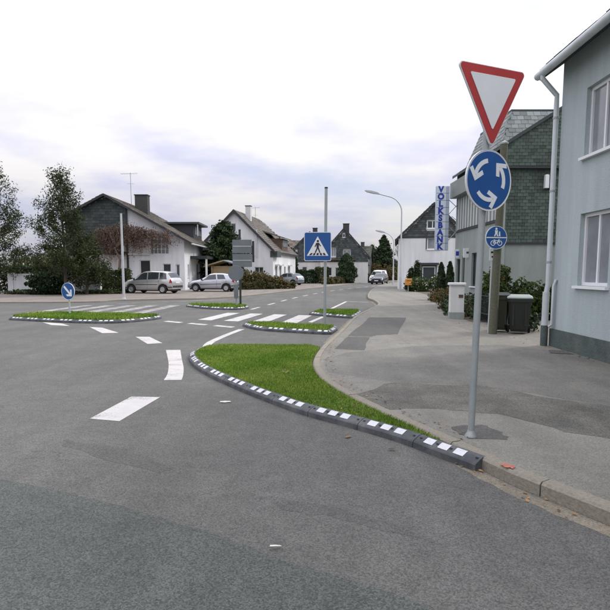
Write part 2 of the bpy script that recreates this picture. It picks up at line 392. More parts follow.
# ------------------------------------------------------------------ the ground, road, pavements
struct('ground', MB().xy([(-500, -200), (500, -200), (500, 900), (-500, 900)], -0.03), 'ground')
KERB = [(4.9, -3), (3.9, 0), (2.9, 1.8), (2.3, 2.7), (1.93, 3.28), (1.75, 3.61), (1.60, 3.86), (1.52, 4.04), (1.455, 4.2), (1.38, 4.42), (1.19, 4.85), (.98, 5.33), (.66, 6.12),
        (.33, 7.09), (.17, 8.03), (.14, 9.15), (.35, 10.91), (.91, 13.97), (1.71, 18.46), (2.6, 22), (3.44, 25.44), (3.72, 29.1), (3.78, 32.6),
        (4.83, 40.8), (6.5, 51), (9.93, 68), (16, 85), (30, 104), (44, 116)]
LEFT = [(-70, 27.2), (-30, 27.6), (-13, 28), (-10.4, 29.9), (-8, 31.2), (-6.2, 31.8), (-4.2, 34.8), (-2.6, 40), (-.45, 48.4), (2.6, 58.5), (6.4, 73), (10.5, 84), (19, 98), (30, 110), (42, 121)]
kerb = rail(KERB, 5); left = rail(LEFT, 5)
road_poly = [(-70, -12), (8, -12), (8, -3)] + [tuple(p + Vector((0.05, 0))) for p in kerb] + [tuple(p + Vector((-.05, .05))) for p in reversed(left)]
struct('road', MB().xy(road_poly, 0.0), 'road')
struct('pavement', MB().xy([tuple(p + Vector((.11, .02))) for p in kerb] + [(60, 116), (60, -3)], -0.02, 0.10), 'walk')
struct('forecourt', MB().xy([tuple(p + Vector((-.09, .09))) for p in left] + [(42, 190), (-70, 190)], -0.02, 0.07), 'forecourt')
# kerb stones, one by one, along the pavement
kroot = bpy.data.objects.new('kerb', None); COL.objects.link(kroot); kroot['kind'] = 'structure'
def kerb_run(root, arc, d0, d1, length, wid, z1, face, mname='kerbstone', side=-1):
    d = d0
    while d < d1 - 0.05:
        e = min(d + length, d1); mb = MB(); n = 4; c = 0.02
        prof = [(-0.0, -0.03), (0.0, z1 - c), (c, z1), (wid - .006, z1), (wid, -0.03)]
        dz = random.uniform(-.004, .004); rings = []
        for k in range(n + 1):
            q = d + 0.006 + (e - d - 0.012) * k / n
            for o_, z in prof:
                p, _ = arc.at(q, side * o_); rings.append((p.x, p.y, z + (dz if z > 0 else 0)))
        m_ = len(prof); fs = [tuple(range(m_)), tuple(range(n * m_ + m_ - 1, n * m_ - 1, -1))]
        for k in range(n):
            for i in range(m_): j = (i + 1) % m_; fs.append((k * m_ + i, k * m_ + j, (k + 1) * m_ + j, (k + 1) * m_ + i))
        mb.add(rings, fs); mb.build('kerb_stone', mname, root); d = e
ka = Arc(kerb)
kerb_run(kroot, ka, 1.5, ka.L - 40, 1.0, 0.12, 0.108, 0.1)
kroot2 = bpy.data.objects.new('kerb', None); COL.objects.link(kroot2); kroot2['kind'] = 'structure'
la = Arc(left); kerb_run(kroot2, la, 42, la.L - 30, 1.0, 0.12, 0.076, 0.08, side=1)
# sandy gutter strip in front of the kerb
def strip(arc, d0, d1, o0, o1, z, n=60):
    mb = MB(); vs = []; 
    for k in range(n + 1):
        q = d0 + (d1 - d0) * k / n
        a, _ = arc.at(q, o0); b, _ = arc.at(q, o1 + (random.uniform(-.025, .025) if k % 2 else 0)); vs += [(a.x, a.y, z), (b.x, b.y, z)]
    return mb.add(vs, [(2 * k, 2 * k + 1, 2 * k + 3, 2 * k + 2) for k in range(n)])
struct('gutter', strip(ka, 1.0, 9.0, 0.012, 0.15, 0.001), 'gutter')
struct('gutter', strip(ka, 16.2, 34.0, 0.012, 0.16, 0.001), 'gutter')
# repairs in the asphalt
def wob(poly, amp=0.04, sub=5):
    P = []
    for i, a in enumerate(poly):
        a = Vector(a); b = Vector(poly[(i + 1) % len(poly)]); nrm = Vector((-(b - a).y, (b - a).x)).normalized()
        for k in range(sub): P.append(tuple(a.lerp(b, k / sub) + (nrm * random.uniform(-amp, amp) if k else Vector((0, 0)))))
    return P
struct('asphalt_patch', MB().xy(wob([(-8, -4), (2.6, -4), (2.2, 1.2), (.48, 2.52), (-.26, 2.95), (-.65, 3.22), (-1.28, 3.58), (-1.85, 3.84), (-4.5, 4.9), (-8, 5.6)], .02), 0.001), 'road_dark')
struct('asphalt_patch', MB().xy(wob([(-2.25, 4.85), (-1.2, 4.2), (-1.05, 4.28), (-1.6, 4.75), (-2.3, 5.05)], .035), 0.001), 'road_smear')
struct('asphalt_patch', MB().xy(wob([(-.33, 3.72), (.1, 3.6), (.62, 3.28), (.8, 3.02), (.2, 3.38), (-.2, 3.55)], .03), 0.001), 'road_smear')
struct('asphalt_patch', MB().xy(wob([(.62, 6.55), (1.2, 7.25), (2.4, 7.0), (3.1, 6.2), (4.4, 5.2), (4.98, 4.6), (4.98, 3.2), (3.3, 4.3), (2.45, 4.95), (2.05, 5.62), (1.3, 5.85), (.85, 5.72)], .05), 0.1018), 'walk_rough')
struct('asphalt_patch', MB().xy(wob([(1.0, 12.6), (1.55, 12.5), (1.72, 12.8), (2.25, 13.0), (3.35, 17.8), (2.15, 17.9), (1.85, 16.5)], .03), 0.1015), 'walk_dark')
struct('asphalt_patch', MB().xy(wob([(.58, 10.5), (1.14, 10.3), (1.5, 12.4), (1.0, 12.5)], .02), 0.1015), 'walk_dark')
struct('asphalt_patch', MB().xy(wob([(.35, 8.0), (1.2, 7.3), (2.4, 7.05), (3.1, 6.25), (4.98, 4.65), (4.98, 9.9), (4.2, 11.1), (2.5, 11.0), (.75, 10.0), (.3, 9.2)], .03), 0.1009), 'walk_grey')
struct('asphalt_patch', MB().xy(wob([(1.42, 5.12), (1.48, 4.75), (1.82, 4.72), (1.86, 4.95), (1.74, 5.2)], .03), 0.1027), 'walk_dark')

# ------------------------------------------------------------------ painted markings
def marking(poly, m='paint', z=0.003): return struct('road_marking', MB().xy(poly, z), m)
marking([(-2.36, 5.78), (-2.0, 5.68), (-1.86, 6.80), (-2.24, 6.84)])
arcm = rail([(-2.1, 7.90), (-2.17, 8.4), (-2.36, 9.23), (-2.6, 10.1), (-2.87, 11.03)], 3); arcr = rail([(-1.84, 7.92), (-1.9, 8.3), (-2.05, 9.0), (-2.26, 9.8), (-2.57, 11.03)], 3)
marking([tuple(p) for p in arcm] + [tuple(p) for p in reversed(arcr)])
marking([(-4.20, 13.3), (-3.86, 13.3), (-3.22, 12.1), (-3.52, 11.97)])
marking([(-6.30, 15.7), (-5.85, 15.5), (-4.93, 14.2), (-5.33, 14.1)])
marking([(-8.4, 17.2), (-7.6, 16.8), (-7.0, 16.0), (-7.7, 16.3)])
ra = Arc(rail([(-2.1, 11.25), (-2.16, 12.2), (-2.04, 13.4), (-1.78, 15.1)], 6))
vs = []
for k in range(25):
    a, _ = ra.at(ra.L * k / 24, .085); b, _ = ra.at(ra.L * k / 24, -.085); vs += [(a, b)]
marking([tuple(a) for a, b in vs] + [tuple(b) for a, b in reversed(vs)])
for i in range(4):           # near zebra crossing
    x = -3.62 + .94 * i; y = 18.1 - .4 * i
    marking([(x, y), (x + .5, y - .2), (x + 1.06, y + 3.0), (x + .57, y + 3.2)], 'paint')
marking([(.1, 17.3), (.22, 17.1), (.72, 19.3), (.6, 19.5)], 'paint')
for i in range(5):           # far zebra crossing on the left arm
    x = -11.0 + 1.05 * i; y = 21.0
    marking([(x, y), (x + .5, y), (x + .8, y + 5.0), (x + .3, y + 5.0)], 'paint_worn')
marking([(-9.6, 27.4), (-9.6, 27.6), (-4.6, 31.6), (-4.5, 31.35)], 'paint_worn')
for i in range(3):           # dashes at the circle's edge
    x = -4.6 + .92 * i; y = 17.45 - .72 * i
    marking([(x, y), (x + .62, y - .5), (x + .72, y - .25), (x + .1, y + .25)], 'paint')
cl_ = Arc(rail([(-2.75, 20.6), (-2.15, 24.2), (-1.62, 27.6), (-.75, 33), (.5, 39), (2.2, 46), (4.8, 54), (8.2, 63), (12, 74), (17, 88)], 6))
d = 2.6
while d < cl_.L - 4:
    P = [cl_.at(d + 1.5 * k / 3, .07)[0] for k in range(4)] + [cl_.at(d + 1.5 * k / 3, -.07)[0] for k in range(3, -1, -1)]
    marking([tuple(p) for p in P], 'paint'); d += 3.3
for pts in ([(1.15, 23.6), (2.25, 29.4)], [(2.25, 29.4), (3.4, 28.7)]):
    a = Arc([Vector(p) for p in pts]); P = [a.at(0, .07)[0], a.at(a.L, .07)[0], a.at(a.L, -.07)[0], a.at(0, -.07)[0]]
    marking([tuple(p) for p in P], 'paint')

# ------------------------------------------------------------------ rubber kerbs with white pads, grass islands
def inpoly(x, y, P):
    c = False; j = len(P) - 1
    for i in range(len(P)):
        if (P[i][1] > y) != (P[j][1] > y) and x < (P[j][0] - P[i][0]) * (y - P[i][1]) / (P[j][1] - P[i][1]) + P[i][0]: c = not c
        j = i
    return c
def rubber_kerb(pts, label, closed=False, per=5, endcaps=True):
    P = rail(pts, per); arc = Arc(P); root = thing('rubber_kerb', label, 'kerb', (P[0].x, P[0].y, 0), 0, 'rubber kerbs round the islands')
    off = Vector((P[0].x, P[0].y, 0)); n = max(1, round(arc.L / .72)); ml = arc.L / n; cnt = 6
    prof = [(0.0, 0.0), (-.004, .052), (-.014, .064), (-.03, .074), (-.085, .102), (-.125, .106), (-.132, .10), (-.132, 0.0)]
    for i in range(n):
        mb = MB(); vs = []
        for k in range(cnt + 1):
            q = i * ml + .004 + (ml - .008) * k / cnt
            sc = 1.0
            for o_, z in prof:
                p, _ = arc.at(q, -o_); vs.append((p.x - off.x, p.y - off.y, z))
        m_ = len(prof); fs = [tuple(range(m_)), tuple(range(cnt * m_ + m_ - 1, cnt * m_ - 1, -1))]
        for k in range(cnt):
            for a in range(m_): b = (a + 1) % m_; fs.append((k * m_ + a, k * m_ + b, (k + 1) * m_ + b, (k + 1) * m_ + a))
        mb.add(vs, fs); seg = mb.build('kerb_module', 'rubber', root)
        for c in (.22, .46, .70):
            mb = MB(); vs = []
            hw = .054
            for s_ in (-hw, hw):
                for o_, z in ((-.030, .0745), (-.085, .1025), (-.1, .1045)):
                    p, _ = arc.at((i + c) * ml + s_, -o_ - .001); vs.append((p.x - off.x, p.y - off.y, z + .0025))
            mb.add(vs, [(0, 1, 4, 3), (1, 2, 5, 4)]); mb.build('reflector', 'reflector', seg)
        mb = MB()
        for c in (.06, .345, .56, .94):
            p, tn = arc.at((i + c) * ml, .066); pp = (p.x - off.x, p.y - off.y)
            mb.add([(pp[0] + .016 * math.cos(t * math.pi / 4), pp[1] + .016 * math.sin(t * math.pi / 4), .0965 + .012 * (.5 if 0 else 0)) for t in range(8)], [tuple(range(8))])
        mb.build('bolt_hole', 'rubber_hole', seg)
    return P
def grass(name_label, poly, z, dens, h, wdt, seed=1):
    rnd = random.Random(seed); xs = [p[0] for p in poly]; ys = [p[1] for p in poly]; V = []; F = []
    A = (max(xs) - min(xs)) * (max(ys) - min(ys))
    for _ in range(int(A * dens)):
        x = rnd.uniform(min(xs), max(xs)); y = rnd.uniform(min(ys), max(ys))
        if not inpoly(x, y, poly): continue
        cl = 0.75 + 0.5 * (math.sin(x * 2.3 + y * 1.1) * math.sin(y * 2.9 - x) * .5 + .5)
        a = rnd.uniform(0, 6.283); hh = h * cl * rnd.uniform(.5, 1.2); dx = math.cos(a) * wdt / 2; dy = math.sin(a) * wdt / 2
        b = rnd.uniform(0, 6.283); le = hh * rnd.uniform(.1, .8); o = len(V)
        V += [(x - dx, y - dy, z), (x + dx, y + dy, z), (x + dx * .7 + math.cos(b) * le * .4, y + dy * .7 + math.sin(b) * le * .4, z + hh * .6), (x + math.cos(b) * le, y + math.sin(b) * le, z + hh)]
        F += [(o, o + 1, o + 2), (o, o + 2, o + 3)]
    mb = MB(); mb.v = V; mb.f = F; o = mb.build('grass', 'grass', raw=True, kind='stuff'); o['label'] = name_label; o['category'] = 'grass'; return o
def island(kerb_pts, label, glabel, closed=True, poly=None, dens=1500, h=.09, wdt=.018, seed=1):
    P = rubber_kerb(kerb_pts, label)
    if poly is None:
        arc = Arc(P); poly = [tuple(arc.at(arc.L * k / 60, .12)[0]) for k in range(60)]
    struct('island_soil', MB().xy(poly, 0.01, 0.092), 'soil'); grass(glabel, poly, .09, dens, h, wdt, seed)
# the big verge in front: kerb on the road side, pavement edging on the other
outer = [(1.37, 4.2), (1.27, 4.36), (1.11, 4.6), (.88, 4.95), (.47, 5.42), (-.05, 5.96), (-.55, 6.65), (-.92, 7.22), (-1.42, 8.05), (-1.82, 8.85), (-2.1, 9.65), (-2.2, 10.3), (-2.1, 11.0)]
outer_r = list(reversed(outer))      # islands are drawn so that the inside lies on the left of the run
P = rail(outer, 5); arc = Arc(P)
inner = [tuple(arc.at(arc.L * k / 50, -.12)[0]) for k in range(51)]
back = [(-1.75, 11.15), (-.9, 11.2), (.1, 11.15), (.3, 10.75)]
side = [p for p in [tuple(ka.at(q * .2, .012)[0]) for q in range(0, 120)] if 4.62 < p[1] < 10.7 and p[0] < 1.3]
main_poly = inner[4:] + back + list(reversed(side))
rubber_kerb(outer_r, 'long curved rubber kerb with white pads edging the large front verge')
struct('island_soil', MB().xy(main_poly, 0.01, 0.094), 'soil')
grass('short green grass on the large front verge', main_poly, .092, 7500, .032, .008, 3)
def loop(pts): return list(reversed(pts + [pts[0]])) if sum((b[0] - a[0]) * (b[1] + a[1]) for a, b in zip(pts, pts[1:] + pts[:1])) > 0 else pts + [pts[0]]
island(loop([(-1.85, 15.9), (-1.25, 14.75), (-.2, 14.1), (.55, 13.75), (.72, 13.95), (.9, 14.9), (.75, 15.15), (-.2, 15.7), (-1.2, 16.3), (-1.7, 16.35)]), 'rubber kerb of the small island holding the crossing sign pole', 'grass on the small island holding the crossing sign pole', dens=2400, h=.07, wdt=.014, seed=4)
island(loop([(-9.9, 18.0), (-8.6, 17.4), (-7.2, 16.9), (-6.1, 16.75), (-5.4, 17.3), (-4.95, 18.4), (-5.3, 19.1), (-6.6, 19.6), (-8.2, 20.0), (-9.6, 20.0), (-10.2, 19.0)]), 'rubber kerb of the left island holding the round arrow sign', 'grass on the left island holding the round arrow sign', dens=1500, h=.09, wdt=.024, seed=5)
island(loop([(-5.5, 24.9), (-4.5, 23.6), (-3.3, 22.8), (-2.65, 23.1), (-2.5, 24.1), (-2.9, 25.0), (-4.1, 25.6), (-5.2, 25.6)]), 'rubber kerb of the island under the grey sign backs', 'grass on the island under the grey sign backs', dens=1300, h=.09, wdt=.028, seed=6)
island(loop([(.15, 20.2), (.9, 19.2), (1.55, 18.6), (1.75, 18.8), (2.2, 20.9), (2.0, 21.5), (1.3, 21.9), (.6, 21.5)]), 'rubber kerb of the far right island behind the crossing sign', 'grass on the far right island behind the crossing sign', dens=1500, h=.08, wdt=.024, seed=8)

# ------------------------------------------------------------------ road signs
def sub(mb, name, m, root, M, smooth=False):
    mb.v = [tuple(M @ Vector(q)) for q in mb.v]; return mb.build(name, m, root, smooth)
def disc_panel(root, r, M, back='sign_back'):
    mb = MB(); mb.lathe([(r - .012, -.002), (r, -.006), (r, .012), (r - .006, .014)], 48, 'y'); rim = sub(mb, 'sign_panel', 'sign_white', root, M)
    mb = MB(); mb.disc(0, 0, r - .016, -.008, -.003, 48); face = sub(mb, 'sign_face', 'sign_blue', root, M)
    mb = MB(); mb.disc(0, 0, r - .004, .015, .017, 40); sub(mb, 'sign_reverse', back, root, M)
    return face
def T(x, y, z, yaw=0.0, tilt=0.0): return Matrix.Translation((x, y, z)) @ Matrix.Rotation(yaw, 4, 'Z') @ Matrix.Rotation(tilt, 4, 'Y')
def post(root, pts, r, m='galv', n=14, cap=True):
    o = MB().tube(pts, r, n).build('pole', m, root, smooth=True)
    if isinstance(r, list): r = r[-1]
    if cap:
        p = Vector(pts[-1]); MB().lathe([(r * 1.12, p.z - .02), (r * 1.12, p.z + .012), (r * .6, p.z + .02)], 14, 'z', Matrix.Translation((p.x, p.y, 0))).build('pole_cap', 'trim', root)
    return o
def clamps(root, pts, r, yaw, m='galv'):
    for (x, y, z) in pts:
        mb = MB(); M = T(x, y, z, yaw)
        mb.lathe([(r + .004, -.018), (r + .009, -.018), (r + .009, .018), (r + .004, .018)], 16, 'z', M, close=True)
        mb.box(-.1, .1, -r - .03, -r - .012, -.016, .016, M); mb.box(-.03, .03, -r - .014, -r + .01, -.016, .016, M)
        mb.build('clamp', m, root)

# give-way triangle over the roundabout disc, on one slightly leaning pole
rs = thing('roundabout_sign', 'leaning grey pole with red bordered triangle above blue three arrow disc', 'road sign', (1.52, 4.82, .1))
lean = .018
post(rs, [(0, 0, -.02), (lean * 1.2, 0, 1.2), (lean * 3.18, 0, 3.18)], .030, n=16)
MB().lathe([(.055, .0), (.055, .012), (.036, .04), (.032, .06)], 18, 'z').build('base_collar', 'galv', rs, True)
yw = R(26)
def P3(x, z, off=-.055, tx=0.0): return T(lean * z, 0, z, yw) @ Matrix.Translation((x, off, 0)) @ Matrix.Rotation(-.02, 4, 'Y')
M = P3(0, 2.285)
face = disc_panel(rs, .258, M)
for k in range(3):
    mb = MB(); a0 = R(-22 + 120 * k); a1 = a0 + R(66); mb.ring(0, 0, .145, .182, -.011, -.007, 12, a0, a1)
    rm = .1635; c = Vector((math.cos(a1), math.sin(a1))); tdir = Vector((-c.y, c.x)); ctr = c * rm
    mb.xz([tuple(ctr + tdir * t_ + c * c_) for t_, c_ in ((.056, -.006), (-.028, .078), (-.056, .052), (.006, -.003), (-.053, -.060), (-.024, -.084))], -.0114, -.0068)
    sub(mb, 'arrow', 'sign_white', rs, M)
def tri(s_, cz): h = s_ * .866; return [(-s_ / 2, cz + h / 3 * 1), (s_ / 2, cz + h / 3), (0, cz - h * 2 / 3)]
def rtri(s_, rad, cz, n=6):
    P = []; 
    for (x, z), a0 in zip(tri(s_ - 2 * rad * 1.732, cz), (90, -30, -150)):
        for k in range(n): a = R(a0 + 120 - 120 * k / (n - 1)); P.append((x + rad * math.cos(a), z + rad * math.sin(a)))
    return P
M = P3(-.01, 3.0)
sub(MB().xz(rtri(.77, .03, 0), -.004, .012), 'sign_panel', 'sign_white', rs, M)
sub(MB().xz(rtri(.746, .026, 0), -.008, -.0045), 'sign_border', 'sign_red', rs, M)
sub(MB().xz(rtri(.515, .01, 0), -.012, -.0085), 'sign_face', 'sign_white', rs, M)
sub(MB().xz(rtri(.735, .026, 0), .0125, .015), 'sign_reverse', 'sign_back', rs, M)
clamps(rs, [(lean * z, 0, z) for z in (2.18, 2.4, 2.8, 3.1)], .030, yw)

# pedestrian crossing sign on its tall pole
xs = thing('crossing_sign', 'square blue pedestrian crossing sign on a tall slim grey pole', 'road sign', (.545, 14.95, .09))
post(xs, [(0, 0, -.02), (.015, 0, 2), (.03, 0, 3.78)], .042, n=14)
M = T(-.2, -.085, 2.20, R(-3))
def rrect(w_, h_, r, n=5):
    P = []
    for sx, sz, a0 in ((1, 1, 0), (-1, 1, 90), (-1, -1, 180), (1, -1, 270)):
        for k in range(n): a = R(a0 + 90 * k / (n - 1)); P.append((sx * (w_ / 2 - r) + r * math.cos(a), sz * (h_ / 2 - r) + r * math.sin(a)))
    return P
sub(MB().xz(rrect(.74, .78, .045), -.004, .014), 'sign_panel', 'sign_white', xs, M)
sub(MB().xz(rrect(.705, .745, .035), -.008, -.0045), 'sign_face', 'sign_blue', xs, M)
sub(MB().xz(rrect(.70, .74, .035), .0145, .017), 'sign_reverse', 'sign_back', xs, M)
sub(MB().xz([(-.295, -.25), (.295, -.25), (0, .275)], -.012, -.0085), 'triangle', 'sign_white', xs, M)
mb = MB(); y0, y1 = -.0155, -.0125
mb.disc(0.005, .145, .032, y0, y1, 14)
mb.xz([(-.035, .1), (.04, .1), (.03, -.03), (-.03, -.03)], y0 - .0006, y1)
mb.stroke((0, -.02), (-.065, -.165), .034, y0 - .0012, y1); mb.stroke((.01, -.02), (.06, -.165), .034, y0 - .0018, y1)
mb.stroke((-.03, .085), (-.075, -.01), .024, y0 - .0024, y1); mb.stroke((.03, .085), (.08, .01), .024, y0 - .003, y1)
sub(mb, 'walking_figure', 'sign_black', xs, M)
for k in range(5):
    x = -.2 + .1 * k; mb = MB(); mb.xz([(x - .035, -.232), (x + .025, -.232), (x * .8 + .025, -.175), (x * .8 - .02, -.175)], y0 - .0036, y1); sub(mb, 'stripe', 'sign_black', xs, M)
for z in (2.0, 2.45):
    mb = MB(); mb.box(-.5, .08, -.06, -.044, z - .015, z + .015); mb.build('clamp', 'galv', xs)

# keep-right disc on the left island
kr = thing('keep_right_sign', 'round blue sign with white diagonal arrow on short post in left island', 'road sign', (-8.3, 19.0, .09))
post(kr, [(0, 0, -.02), (.02, 0, 1.12)], .03, 'galv_pale', n=12)
M = T(0.0, -.05, .84, R(-22)); disc_panel(kr, .30, M)
mb = MB(); mb.stroke((-.17, .17), (.1, -.1), .075, -.0115, -.0082); mb.sub = None
mb.xz([(.175, -.175), (.175, .06), (.105, .06), (.105, -.105), (-.06, -.105), (-.06, -.175)], -.0125, -.0082)
sub(mb, 'arrow', 'sign_white', kr, M)
clamps(kr, [(.012, 0, .72), (.016, 0, .97)], .03, R(-22))

# signs seen from behind on the middle island
sb = thing('sign_post', 'dark post with two stacked grey sign backs on the middle island', 'road sign', (-2.95, 24.7, .09))
post(sb, [(0, 0, -.02), (0, 0, 3.4)], .05, 'dark_metal', n=12)
for (x0, x1, z0, z1) in ((-.33, .55, 1.74, 2.32), (-.33, .55, 2.36, 2.96)):
    mb = MB(); mb.cbox(x0, x1, -.085, -.06, z0, z1, .01); p_ = mb.build('sign_panel', 'sign_back', sb)
    mb = MB(); mb.box(x0 + .03, x1 - .03, -.1, -.086, (z0 + z1) / 2 - .03, (z0 + z1) / 2 + .03); mb.build('channel', 'galv', p_)
MB().cbox(.56, .66, -.07, -.05, 1.95, 2.9, .008).build('side_plate', 'sign_black', sb)
sb2 = thing('sign_post', 'grey post with a round sign back in front of the hatchback', 'road sign', (-3.06, 24.1, .09))
post(sb2, [(0, 0, -.02), (0, 0, 1.78)], .045, 'galv', n=12)
mb = MB(); mb.lathe([(.33, -.085), (.345, -.08), (.345, -.066), (.33, -.06)], 36, 'y', Matrix.Translation((0, 0, 1.46))); mb.build('sign_panel', 'sign_back', sb2)
clamps(sb2, [(0, 0, 1.3), (0, 0, 1.55)], .045, 0)
MB().cbox(-.1, .1, -.075, -.05, .35, .95, .01).build('lower_plate', 'sign_back', sb2)

# bare pole by the parked van-like car
bp = thing('bare_pole', 'bare slim pale pole at the road edge before the parked silver car', 'pole', (-10.25, 30.6, .05))
post(bp, [(0, 0, -.05), (0, 0, 4.82)], [.075, .055], 'galv_pale', n=12)
MB().lathe([(.11, 0), (.11, .03), (.085, .12)], 14, 'z').build('base_collar', 'galv_pale', bp, True)

# ------------------------------------------------------------------ street lamps
def street_lamp(loc, hgt, reach, label, rz=0.0):
    o = thing('street_lamp', label, 'street lamp', loc, rz, 'street lamps')
    MB().tube([(0, 0, -.05), (0, 0, 1.1), (0, 0, 1.2), (0, 0, hgt - 1.4)], [.1, .1, .07, .055], 12).build('pole', 'galv_pale', o, True)
    mb = MB(); pts = []
    for k in range(9):
        a = R(90 * k / 8 * .86); pts.append((-1.35 * (1 - math.cos(a)), 0, hgt - 1.4 + 1.25 * math.sin(a)))
    dx = pts[-1][0]; z = pts[-1][2]; pts.append((-reach + .9, 0, z + (reach - .9 + dx) * .28 * .9))
    mb.tube(pts, [.055] * 5 + [.045] * 5, 10); mb.build('arm', 'galv_pale', o, True)
    e = Vector(pts[-1]); M = Matrix.Translation(e) @ Matrix.Rotation(R(14), 4, 'Y')
    mb = MB(); rings = []
    for x, hw, zt, zb in ((.1, .05, .05, -.05), (-.1, .09, .09, -.06), (-.55, .13, .1, -.07), (-1.0, .11, .05, -.06), (-1.1, .05, .0, -.04)):
        rings += [(x, -hw, zb), (x, hw, zb), (x, hw * .8, zt), (x, -hw * .8, zt)]
    fs = [(0, 1, 2, 3), (19, 18, 17, 16)] + [(k * 4 + i, k * 4 + (i + 1) % 4, k * 4 + 4 + (i + 1) % 4, k * 4 + 4 + i) for k in range(4) for i in range(4)]
    mb.add(rings, fs); lum_ = sub(mb, 'luminaire', 'galv', o, M, True)
    mb = MB(); mb.box(-.95, -.25, -.085, .085, -.095, -.072); sub(mb, 'lamp_cover', 'lamp_clear', o, M)
    return o
street_lamp((7.85, 44.6, .1), 7.75, 2.85, 'near curved street lamp in front of the white slate gabled house')
street_lamp((10.4, 64, .1), 6.25, 2.0, 'farther curved street lamp seen beside the white house gable')

